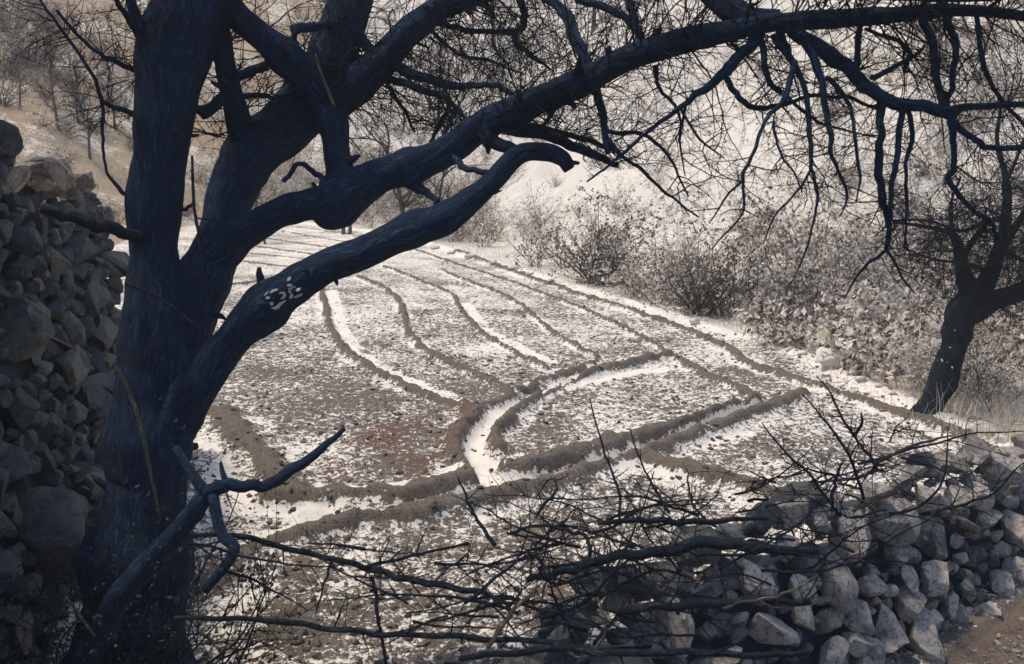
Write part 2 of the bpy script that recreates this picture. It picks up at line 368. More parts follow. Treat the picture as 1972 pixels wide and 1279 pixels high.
for pts, w, h in BUNDS:
    L = smooth_line(wl(pts)); L = L + (np.random.RandomState(len(pts)).rand(*L.shape) - 0.5) * 0.05
    d = np.full(X.shape, 9.0); d[mid] = seg_dist(X[mid], Y[mid], L); w = w * 0.84 * (1.0 - 0.062 * min(8.5, max(0.0, L[:, 1].mean() - 8.5))); h = h * (0.9 - 0.03 * min(10, max(0.0, L[:, 1].mean() - 9))); d = np.abs(d + (wig * 1.4 + wig2 * 0.7) * w)
    k = np.exp(-(d / (w * 1.05)) ** 2 * 1.2)
    bz = np.maximum(bz, h * np.minimum(k * 1.25, 1.0)); bs = np.maximum(bs, sstep(0.12, 0.62, k) * (0.62 + 0.7 * fbm(X * 3.6, Y * 3.6, 31.0, 3)))
    soil -= 0.26 * np.exp(-((d - 2.2 * w) / (0.8 * w)) ** 2) * (d < 1) * sstep(0.42, 0.62, fbm(X * 1.3, Y * 1.3, 21.0, 3))
soil = np.clip(soil, 0.0, 1)
soil = np.maximum(soil, bs * 1.05)
bz = bz * (0.7 + 0.6 * fbm(X * 5, Y * 5, 4.0, 3)) + sstep(0.02, 0.08, bz) * (fbm(X * 13, Y * 13, 14.0, 3) - 0.5) * 0.035; Z += bz
for (px, py, r) in [(1122, 716, 0.13), (1022, 752, 0.12)]:
    fx, fy = flat(px, py); k = np.exp(-(np.hypot(X - fx, Y - fy) / r) ** 2); Z -= 0.2 * k; soil = np.maximum(soil, k)
for pts, w, h in CHANNELS[:3]:
    L = smooth_line(wl(pts)); d = np.full(X.shape, 9.0); d[mid] = seg_dist(X[mid], Y[mid], L); d = np.abs(d + (wig + wig2) * 0.05)
    k = np.exp(-(d / (w * 1.15)) ** 2); q = sstep(0.35, 0.62, k); soil *= 1 - q; Z -= bz * 0.95 * sstep(0.2, 0.75, k)
fld = S <= 0.0
clod = (fbm(X * 9, Y * 9, 6.0, 3) - 0.5) * 0.055 + (fbm(X * 24, Y * 24, 8.0, 2) - 0.5) * 0.022
Z += np.where(fld, clod, 0) * sstep(40, 14, Y)
# snow caught along the field edge, bare strip beside it
edge = np.exp(-((S + 0.12) / 0.22) ** 2) * (LW < 0.5); soil -= 0.40 * edge; Z += 0.10 * edge * (0.3 + fbm(X * 3, Y * 3, 2.2, 3))
hs = 0.15 + 0.34 * (fbm(X * 0.22, Y * 0.22, 11.0, 4) - 0.5) + 0.18 * sstep(0.55, 0.7, fbm(X * 0.8, Y * 0.8, 4.0, 3))
hs = hs + 0.05 * sstep(8, 1, S) + (0.30 + 0.5 * sstep(0.4, 0.6, fbm(X * 0.5, Y * 0.5, 41.0, 4))) * LW + 0.10 * sstep(12, 24, X)
soil = np.where(S > 0, hs, soil); red = np.where(S > 0, LW, red)
out_ = TQ > 0.15
soil = np.where(out_, 1.0, soil); red = np.where(out_, 0.2, red)
wallbank = ((X - W0[0]) * WN[0] + (Y - W0[1]) * WN[1] < -0.2) & (Y < 10.0)
soil = np.where(wallbank, 0.85, soil); red = np.where(wallbank, 0.6, red)
soil = np.clip(soil, 0, 1)
ny, nx = X.shape
def ground_piece(name, sel, mat):
    idx = np.arange(ny * nx).reshape(ny, nx)
    q = np.stack([idx[:-1, :-1], idx[:-1, 1:], idx[1:, 1:], idx[1:, :-1]], -1).reshape(-1, 4)[sel.reshape(-1)]
    used = np.unique(q); rm = np.full(ny * nx, -1); rm[used] = np.arange(len(used)); q = rm[q]
    V = np.stack([X.ravel()[used], Y.ravel()[used], Z.ravel()[used]], -1)
    me = bpy.data.meshes.new(name); me.vertices.add(len(V)); me.vertices.foreach_set('co', V.ravel())
    me.loops.add(len(q) * 4); me.loops.foreach_set('vertex_index', q.ravel())
    me.polygons.add(len(q)); me.polygons.foreach_set('loop_start', np.arange(len(q)) * 4)
    me.polygons.foreach_set('use_smooth', np.ones(len(q), bool))
    for an, arr in (('soil', soil), ('red', red)):
        a = me.attributes.new(an, 'FLOAT', 'POINT'); a.data.foreach_set('value', arr.ravel()[used].astype(np.float32))
    me.update(calc_edges=True); me.validate(); me.materials.append(mat)
    o = bpy.data.objects.new(name, me); COL.objects.link(o); o['kind'] = 'structure'; return o
fc = (S[:-1, :-1] <= 0) | (TQ[:-1, :-1] > 0)
field = ground_piece('field', fc, M_FIELD); hillside = ground_piece('hillside', ~fc, M_HILL)
def gz(x, y):
    x = np.atleast_1d(np.asarray(x, float)); y = np.atleast_1d(np.asarray(y, float))
    i = np.clip(np.searchsorted(xs, x) - 1, 0, nx - 2); j = np.clip(np.searchsorted(ys, y) - 1, 0, ny - 2)
    tx = np.clip((x - xs[i]) / (xs[i + 1] - xs[i]), 0, 1); ty = np.clip((y - ys[j]) / (ys[j + 1] - ys[j]), 0, 1)
    r = (Z[j, i] * (1 - tx) + Z[j, i + 1] * tx) * (1 - ty) + (Z[j + 1, i] * (1 - tx) + Z[j + 1, i + 1] * tx) * ty
    return r if len(r) > 1 else float(r[0])
def hit(px, py, dmin=5, dmax=140):
    """where a line of sight meets the ground"""
    r = ray(px, py); ds = np.exp(np.linspace(math.log(dmin), math.log(dmax), 900))
    zz = gz(r[0] * ds, r[1] * ds); below = np.nonzero(r[2] * ds + EYE_Z < zz)[0]
    d = ds[below[0]] if len(below) else dmax
    return np.array([r[0] * d, r[1] * d, gz(r[0] * d, r[1] * d)]), d

# ------------------------------------------------------------------ stones and dry-stone walls
def ico(sub):
    bm = bmesh.new(); bmesh.ops.create_icosphere(bm, subdivisions=sub, radius=1.0)
    v = np.array([p.co[:] for p in bm.verts]); f = [tuple(q.index for q in p.verts) for p in bm.faces]; bm.free(); return v, f
ICO = {k: ico(k) for k in (1, 2, 3, 4)}
def rot(ax, a): return np.array(Matrix.Rotation(a, 3, Vector(ax)))
def stone_shape(seed, sub=3, planes=9, lump=0.18, face=None):
    rs = np.random.RandomState(seed); v, f = ICO[sub]; v = v.copy()
    r = 1 + lump * (fbm(v[:, 0] * 1.1 + seed * 3.7, v[:, 1] * 1.1 + seed, v[:, 2] * 1.1, 2) - 0.5) * 2
    v = v * r[:, None]
    for _ in range(planes + 5):
        n = rs.randn(3); n /= np.linalg.norm(n); d = rs.uniform(0.42, 0.80); e = v @ n - d
        v = v - np.outer(np.maximum(e, 0) * 0.97, n)
    if face is not None:
        n = np.array([rs.uniform(-0.35, 0.15), face, 0.8]); n /= np.linalg.norm(n); e = v @ n - 0.42; v = v - np.outer(np.maximum(e, 0) * 0.97, n)
    v = v * (1 + 0.05 * (fbm(v[:, 0] * 4 + seed, v[:, 1] * 4, v[:, 2] * 4 + seed, 3) - 0.5)[:, None] * 2)
    return v / np.abs(v).max(0), f
def stone_verts(seed, center, half, tilt, axes, sub=3, planes=9, face=None):
    """axes: columns = along, up, out"""
    v, f = stone_shape(seed, sub, planes, face=face); v = v * np.asarray(half)
    c, s = math.cos(tilt), math.sin(tilt)
    v = np.stack([v[:, 0] * c - v[:, 1] * s, v[:, 0] * s + v[:, 1] * c, v[:, 2]], -1)
    return np.asarray(center) + v @ np.asarray(axes).T, f

def build_wall(name, label, A, T2, N2, length, zlo, ztop, batter, traced, mat, rmin, rmax, seed, depth, ntry=5000, pale=None, group=None, gap=0.72, dark=None, dark_if=None):
    rs = np.random.RandomState(seed)
    root = empty(name, (A[0], A[1], 0)); tag(root, label, 'stone wall', group)
    T3 = np.array([T2[0], T2[1], 0]); n3 = np.array([N2[0], N2[1], batter]); n3 = n3 / np.linalg.norm(n3)
    U3 = np.cross(n3, T3); U3 = U3 if U3[2] > 0 else -U3
    P0 = np.array([A[0], A[1], 0.0]); axes = np.stack([T3, U3, n3], -1)
    placed = []
    for (px, py, w, h, tl) in traced:
        c = on_plane(px, py, P0, n3); dd = proj(c)[2]; k = dd / 1894.0
        u = np.dot(c - P0, T3); v = np.dot(c - P0, U3)
        fac = 1.0 / max(0.45, abs(np.dot(T3, [1, 0, 0])))
        a, b = w * k / 2 * (0.6 + 0.4 * fac), h * k / 2 * 1.05; u = min(u, length - a * 0.6); v = min(v, ztop(u) - b * 0.25)
        placed.append((u, v, a, b, R(-tl), True, py))
    for _ in range(ntry):
        u = rs.uniform(0.0, length); top = ztop(u); v = rs.uniform(zlo, top - 0.02); big = rs.rand() ** 2.2
        a = rmin + (rmax - rmin) * big; b = a * rs.uniform(0.5, 0.85)
        if v + b * 0.5 > top: continue
        if all(((u - q[0]) / (a + q[2])) ** 2 + ((v - q[1]) / (b + q[3])) ** 2 > gap for q in placed):
            placed.append((u, v, a, b, rs.uniform(-0.5, 0.5), False, 0))
    u = 0.05                                            # coping stones along the top
    while u < length:
        a = rs.uniform(rmin * 1.3, rmax * 0.85); v = ztop(u) - 0.02
        if all(((u - q[0]) / (a + q[2])) ** 2 + ((v - q[1]) / (a * .6 + q[3])) ** 2 > 0.5 for q in placed if q[5]):
            placed.append((u, v, a, a * rs.uniform(0.5, 0.7), rs.uniform(-0.4, 0.4), False, 0))
        u += a * 1.5
    order = sorted(range(len(placed)), key=lambda i: (not placed[i][5], -placed[i][2] * placed[i][3]))
    rub = MB()
    for rank, i in enumerate(order):
        u, v, a, b, tl, tr, _py = placed[i]; dep = (a + b) / 2 * rs.uniform(0.8, 1.1)
        if tr: a, b = a * 1.14, b * 1.14
        c = P0 + T3 * u + U3 * v + n3 * (-dep * rs.uniform(0.15, 0.5) + (0.07 if tr else 0.0))
        vv, f = stone_verts(seed * 1000 + i, c, (a * 1.06, b * 1.06, dep), tl, axes, 3 if a < 0.16 else 4, 8, 0.62 if tr and seed == 5 else None)
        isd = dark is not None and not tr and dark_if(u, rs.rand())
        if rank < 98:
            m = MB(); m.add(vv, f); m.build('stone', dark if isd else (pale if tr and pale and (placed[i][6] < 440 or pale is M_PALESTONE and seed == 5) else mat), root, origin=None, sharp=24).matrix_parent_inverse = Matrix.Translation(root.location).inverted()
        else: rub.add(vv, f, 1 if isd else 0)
    if rub.n:
        r = rub.build('rubble_stones', [mat, dark] if dark else mat, root, sharp=24); r.matrix_parent_inverse = Matrix.Translation(root.location).inverted(); r['kind'] = 'stuff'
    core = MB(); n = 40; us = np.linspace(0.15, length + 0.05, n); V = []
    for u in us:
        t = ztop(u) - 0.32
        for (vv, off) in ((zlo - 0.3, -0.10), (t, -0.10), (t + 0.02, -depth), (zlo - 0.3, -depth)):
            V.append(P0 + T3 * u + U3 * vv + n3 * off)
    F = []
    for i in range(n - 1):
        for k in range(4):
            F.append((i * 4 + k, i * 4 + (k + 1) % 4, i * 4 + 4 + (k + 1) % 4, i * 4 + 4 + k))
    F.append((0, 1, 2, 3)); F.append(tuple(4 * (n - 1) + k for k in (3, 2, 1, 0)))
    core.add(V, F); c = core.build('earth_core', M_CORE, root, smooth=False); c.matrix_parent_inverse = Matrix.Translation(root.location).inverted()  # dark box behind the stones, stands in for shaded gaps
    return root

RW = [(1700, 1000, 130, 92, 8), (1629, 1045, 92, 108, 2), (1601, 1108, 58, 115, -4), (1782, 963, 78, 46, 28), (1672, 945, 82, 34, -4),
      (1787, 1110, 84, 58, 4), (1747, 1123, 44, 52, -10), (1720, 1060, 40, 54, 5), (1665, 1128, 54, 38, -6), (1873, 958, 62, 50, 12),
      (1918, 902, 74, 52, 24), (1920, 1125, 52, 62, 0), (1962, 1110, 44, 74, 0), (1932, 1172, 34, 46, 0), (1766, 1229, 68, 92, 8),
      (1744, 1170, 62, 58, 0), (1644, 1178, 46, 70, 22), (1482, 1215, 120, 46, 34), (1289, 1200, 68, 108, 3), (1592, 1262, 70, 46, 0),
      (1664, 1268, 84, 54, 0), (1538, 1190, 50, 56, 8), (1446, 1128, 76, 84, -10), (1366, 1272, 150, 26, 2), (1946, 1010, 58, 62, 10),
      (1850, 1012, 58, 22, 40), (1888, 1002, 38, 30, 0), (1880, 1180, 64, 34, 5), (1850, 1132, 24, 34, 0), (1781, 1193, 34, 40, 20),
      (1818, 1172, 50, 16, -32), (1560, 1010, 50, 40, -10), (1505, 1050, 60, 50, 0), (1955, 905, 44, 70, 10), (1832, 958, 44, 44, 18),
      (1640, 1235, 60, 46, 12), (1700, 1215, 46, 80, 24), (1530, 1130, 60, 54, 0)]
lenR = float(np.linalg.norm(Q1 - Q0))
build_wall('dry_stone_wall', 'low tumbled wall of pale rounded stones in the sun at the field corner, with cut branches on top', Q0, QT, QN, lenR,
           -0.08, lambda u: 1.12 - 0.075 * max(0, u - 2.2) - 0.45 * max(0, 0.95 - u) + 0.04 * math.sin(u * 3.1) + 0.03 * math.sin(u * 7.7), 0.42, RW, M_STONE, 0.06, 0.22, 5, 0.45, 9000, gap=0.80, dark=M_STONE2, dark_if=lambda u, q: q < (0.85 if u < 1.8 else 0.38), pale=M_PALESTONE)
lenL = float(np.linalg.norm(W1 - W0))
LWT = [(45, 265, 130, 50, 15), (100, 300, 50, 90, -50), (155, 322, 60, 24, -4), (62, 345, 60, 40, 5), (130, 250, 40, 26, 20), (95, 345, 110, 40, 22), (150, 478, 90, 50, -25),
       (215, 505, 56, 50, 0), (30, 650, 90, 130, 5), (35, 790, 80, 70, 10), (130, 625, 40, 60, -10), (190, 640, 60, 60, 10), (170, 765, 86, 70, 5), (170, 575, 70, 60, 0),
       (80, 1040, 110, 190, -15), (25, 890, 70, 80, 0), (130, 700, 60, 70, 0), (40, 460, 60, 50, 0), (205, 412, 26, 30, 10), (235, 400, 20, 34, 0), (20, 340, 50, 50, 0)]
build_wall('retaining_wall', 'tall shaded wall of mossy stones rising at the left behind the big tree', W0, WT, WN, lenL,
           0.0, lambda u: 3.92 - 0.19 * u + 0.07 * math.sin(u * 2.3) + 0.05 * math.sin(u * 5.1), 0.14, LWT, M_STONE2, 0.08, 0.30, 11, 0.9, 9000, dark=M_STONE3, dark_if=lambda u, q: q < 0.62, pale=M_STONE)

def loose_stone(px, py, w, h, label, seed, mat=M_WSTONE, d=None, group=None):
    p, dd = hit(px, py + h / 2); k = dd / 1894.0
    m = MB(); vv, f = stone_verts(seed, (0, 0, h * k * 0.30), (w * k / 2, h * k / 2, w * k * 0.42), 0.1, np.array([[1, 0, 0], [0, 0, 1], [0, 1, 0]]).T, 3, -1)
    m.add(vv, f); o = m.build('boulder', mat); o.location = p; tag(o, label, 'boulder', group); return o
loose_stone(1592, 684, 72, 48, 'largest pale boulder sitting on the edge of the field beside the leafy bank', 31)
loose_stone(1624, 703, 26, 18, 'small stone against the foot of the large pale boulder', 32, M_STONE)
loose_stone(1642, 716, 20, 12, 'white stone just downhill of the large pale boulder', 33)
loose_stone(1656, 727, 26, 12, 'flat white stone, second downhill of the large pale boulder', 34)
loose_stone(1892, 822, 52, 28, 'white snow capped boulder to the right of the leaning tree foot', 35)
loose_stone(1928, 842, 32, 20, 'smaller white boulder below the snow capped one right of the leaning tree', 36)
loose_stone(1338, 616, 24, 16, 'round white stone at the foot of the dark shrub on the field edge', 37)
for i, (px, py, w, h) in enumerate([(835, 474, 26, 12), (870, 484, 20, 10), (905, 492, 24, 10), (948, 504, 20, 9), (985, 514, 22, 10), (1020, 526, 18, 8), (690, 452, 22, 9), (760, 460, 22, 9), (1060, 540, 16, 8), (1690, 742, 18, 9), (1720, 756, 18, 9), (1545, 678, 22, 10), (1520, 672, 16, 8)]):
    loose_stone(px, py, w, h, 'small snow covered stone in the row along the far field edge', 50 + i, group='snow covered stones along the field edge')

def leaf_quads(rs, pts, size, n):
    V, F = [], []
    for i in range(n):
        p = pts[rs.randint(len(pts))] + rs.randn(3) * size * 0.35; a = unit(rs.randn(3)); b = unit(np.cross(a, rs.randn(3)))
        s = size * rs.uniform(0.5, 1.2); k = len(V); c = np.cross(a, b) * s * 0.25
        V += [p - a * s, p + b * s * 0.5 + c, p + a * s, p - b * s * 0.5 + c]; F.append((k, k + 1, k + 2, k + 3))
    return np.array(V), F
# ------------------------------------------------------------------ trees: the big forked tree
def limb_pts(pts, n=8):
    P = np.array([at(a, b, d) for a, b, w, d in pts]); rr = np.array([w / 2 * d / 1894.0 for a, b, w, d in pts])
    C = catmull(np.hstack([P, rr[:, None]]), n); return C[:, :3], np.maximum(C[:, 3], 0.0015)

TREE_AT = at(255, 1180, 5.4); TREE_AT[2] = gz(TREE_AT[0], TREE_AT[1])
tree = empty('forked_tree', TREE_AT)
tag(tree, 'huge dark many-stemmed bare tree with a painted number on its lowest limb', 'tree')
INV = Matrix.Translation(tree.location).inverted()
def part(mb, name, mat, root=tree, parent=None):
    o = mb.build(name, mat, root if parent is None else parent)
    o.matrix_parent_inverse = Matrix.Translation(root.location).inverted() if parent is None else Matrix.Identity(4)
    return o
zb = TREE_AT[2]
TRUNK = [(238, 1400, 260, 5.35), (252, 1240, 205, 5.4), (268, 1090, 178, 5.4), (280, 960, 160, 5.4), (288, 840, 140, 5.4), (291, 720, 124, 5.4), (294, 620, 112, 5.4), (295, 520, 100, 5.4), (294, 450, 94, 5.38),
         (305, 325, 100, 5.35), (320, 240, 112, 5.3), (334, 100, 130, 5.3), (360, 0, 132, 5.25), (385, -140, 120, 5.2), (400, -330, 100, 5.1)]
def gnarl(P, r, seed, k=0.16):
    L = np.concatenate([[0], np.cumsum(np.linalg.norm(np.diff(P, axis=0), axis=1))])
    n = np.stack([fbm(L * 4.2 + seed, np.full(len(L), q * 7.0 + seed), 0.0, 3) - 0.5 for q in range(3)], -1)
    rr = r * (1 + 0.34 * (fbm(L * 3.1 + seed * 3, np.full(len(L), 3.3), 0.0, 3) - 0.5))
    rs_ = np.random.RandomState(int(seed * 10) + 1)
    for _ in range(int(L[-1] * 2.2) + 1):
        c = rs_.uniform(0.1, L[-1]); rr = rr * (1 + rs_.uniform(0.05, 0.17) * np.exp(-((L - c) / (0.035 + r.mean() * 0.5)) ** 2))
    return P + n * (2 * k * r)[:, None], rr
def stubs(mb, P, r, seed, n):
    rs_ = np.random.RandomState(seed)
    for _ in range(n):
        j = rs_.randint(len(P) // 6, len(P) - 2); t = P[j + 1] - P[j]; t = t / np.linalg.norm(t); q = np.cross(t, rs_.randn(3)); q = q / np.linalg.norm(q)
        l = rs_.uniform(0.03, 0.10); a = P[j] + q * r[j] * 0.7; e = q + t * rs_.uniform(0.0, 0.8); rad0 = min(r[j] * 0.35, rs_.uniform(0.008, 0.02))
        mb.tube(np.array([a, a + e * (r[j] * 0.3 + l * 0.5), a + e * (r[j] * 0.3 + l) + rs_.randn(3) * 0.012]), [rad0 * 1.6, rad0, rad0 * rs_.uniform(0.2, 0.7)], 8, 0.2, seed)
P, r = limb_pts(TRUNK, 14); P, r = gnarl(P, r, 1.0, 0.06); m = MB(); m.tube(P, r, 56, 0.16, 1.0, fine=0.09); stubs(m, P, r, 3, 12); part(m, 'trunk', M_BARK)
LIMBS = {
 'B': [(282, 900, 120, 5.45), (318, 740, 112, 5.45), (352, 640, 100, 5.5), (388, 535, 96, 5.55), (430, 450, 84, 5.6), (445, 372, 92, 5.65), (490, 300, 104, 5.7), (552, 240, 106, 5.75), (610, 175, 98, 5.8), (640, 100, 74, 5.85), (675, 0, 76, 5.9), (705, -140, 60, 6.0)],
 'C': [(600, 225, 90, 5.75), (665, 185, 70, 5.8), (725, 128, 60, 5.85), (790, 56, 54, 5.9), (860, 12, 46, 6.0), (950, -20, 40, 6.0), (1080, -60, 34, 5.9), (1240, -100, 30, 5.8)],
 'D': [(645, 225, 66, 5.72), (600, 165, 58, 5.65), (525, 90, 54, 5.5), (440, 10, 50, 5.4), (380, -80, 44, 5.2)],
 'E': [(482, 300, 60, 5.65), (464, 255, 50, 5.6), (450, 200, 44, 5.5), (435, 130, 40, 5.45), (425, 50, 34, 5.4), (420, -50, 28, 5.3)],
 'F': [(632, 190, 66, 5.75), (642, 240, 56, 5.65), (650, 290, 50, 5.6), (658, 345, 58, 5.55), (655, 400, 60, 5.5)],
 'G': [(415, 490, 90, 5.55), (470, 447, 60, 5.5), (540, 410, 52, 5.45), (600, 396, 66, 5.42), (645, 392, 96, 5.4), (720, 345, 72, 5.35), (800, 316, 66, 5.3), (868, 282, 62, 5.22), (930, 240, 56, 5.15), (1010, 206, 50, 5.05), (1100, 165, 50, 4.95), (1200, 115, 48, 4.85), (1300, 84, 46, 4.75), (1400, 62, 42, 4.68), (1500, 44, 36, 4.62), (1620, 36, 33, 4.6), (1720, 30, 28, 4.6), (1840, 20, 22, 4.6), (1990, 34, 17, 4.6), (2120, 60, 12, 4.6)],
 'H': [(306, 860, 100, 5.4), (345, 790, 90, 5.32), (400, 718, 76, 5.25), (450, 652, 70, 5.2), (500, 600, 70, 5.15), (560, 555, 68, 5.1), (640, 510, 66, 5.05), (720, 475, 62, 5.0), (800, 440, 60, 4.98), (850, 424, 60, 4.95), (895, 395, 48, 4.95), (945, 352, 40, 4.95), (1000, 300, 36, 4.98), (1048, 292, 30, 5.0), (1082, 304, 27, 5.0), (1096, 326, 20, 5.0)],
 'T': [(1330, -60, 46, 4.85), (1390, 2, 48, 4.75), (1440, 36, 46, 4.68), (1500, 40, 40, 4.64)],
 'U': [(1240, -50, 22, 4.7), (1400, -24, 26, 4.55), (1560, -18, 26, 4.5), (1700, -14, 24, 4.5), (1850, -8, 22, 4.5), (2010, -18, 18, 4.5)],
}
limb_obj = {}
for i, (k, pts) in enumerate(LIMBS.items()):
    P, r = limb_pts(pts, 14); P, r = gnarl(P, r, 3.0 + i); m = MB(); m.tube(P, r, 36, 0.16, 3.0 + i * 2.7, fine=0.09); stubs(m, P, r, 10 + i, 9 if k in 'BCGH' else 3)
    limb_obj[k] = part(m, 'limb', M_BARK)
# the painted number on the lowest limb: thin strokes of paint lying on the bark
hp = limb_obj['H']; hv = [Vector(v.co) for v in hp.data.vertices]; bvh = BVHTree.FromPolygons(hv, [tuple(p.vertices) for p in hp.data.polygons])
STROKES = [[(310, 740), (420, 650)], [(440, 690), (500, 640), (600, 612)], [(345, 790), (430, 780)], [(615, 690), (700, 680), (728, 720), (705, 770), (650, 800)],
           [(415, 890), (500, 880)], [(430, 930), (500, 905)], [(455, 990), (550, 985), (650, 900), (755, 835)], [(790, 440), (860, 360)], [(785, 530), (890, 520)],
           [(805, 605), (960, 552)], [(800, 630), (855, 660), (820, 690)], [(985, 650), (1055, 570)], [(830, 795), (900, 700)], [(920, 770), (1010, 735), (1090, 690)]]
SW = [24, 52, 56, 64, 52, 40, 66, 56, 54, 46, 50, 58, 60, 52]
pm = MB(); eye = Vector((0, 0, EYE_Z))
for st, sw in zip(STROKES, SW):
    C = catmull(np.array(st, float), 8); T = np.gradient(C, axis=0); T /= np.linalg.norm(T, axis=1)[:, None] + 1e-9; Nn = np.stack([-T[:, 1], T[:, 0]], -1)
    V = []; ok = True; m_ = len(C)
    for i in range(m_):
        e = min(1.0, 0.45 + 1.6 * min(i, m_ - 1 - i) / (m_ - 1))
        for q in (-1, -0.33, 0.33, 1):
            z = C[i] + Nn[i] * q * sw * 0.5 * e * (0.85 + 0.3 * random.Random(i * 7 + sw).random())
            d = Vector(ray(480 + z[0] / 10.656, 500 + z[1] / 10.656)); loc, nor, _i, _d = bvh.ray_cast(eye, d.normalized())
            if loc is None: ok = False; break
            V.append(loc + nor * 0.004)
        if not ok: break
    if ok: pm.add(np.array([v[:] for v in V]), [(i * 4 + q, i * 4 + q + 1, i * 4 + q + 5, i * 4 + q + 4) for i in range(m_ - 1) for q in range(3)])
num = pm.build('painted_number', M_PAINT, hp); num.matrix_parent_inverse = Matrix.Identity(4)
num['label'] = 'pale stencilled number in broken strokes'

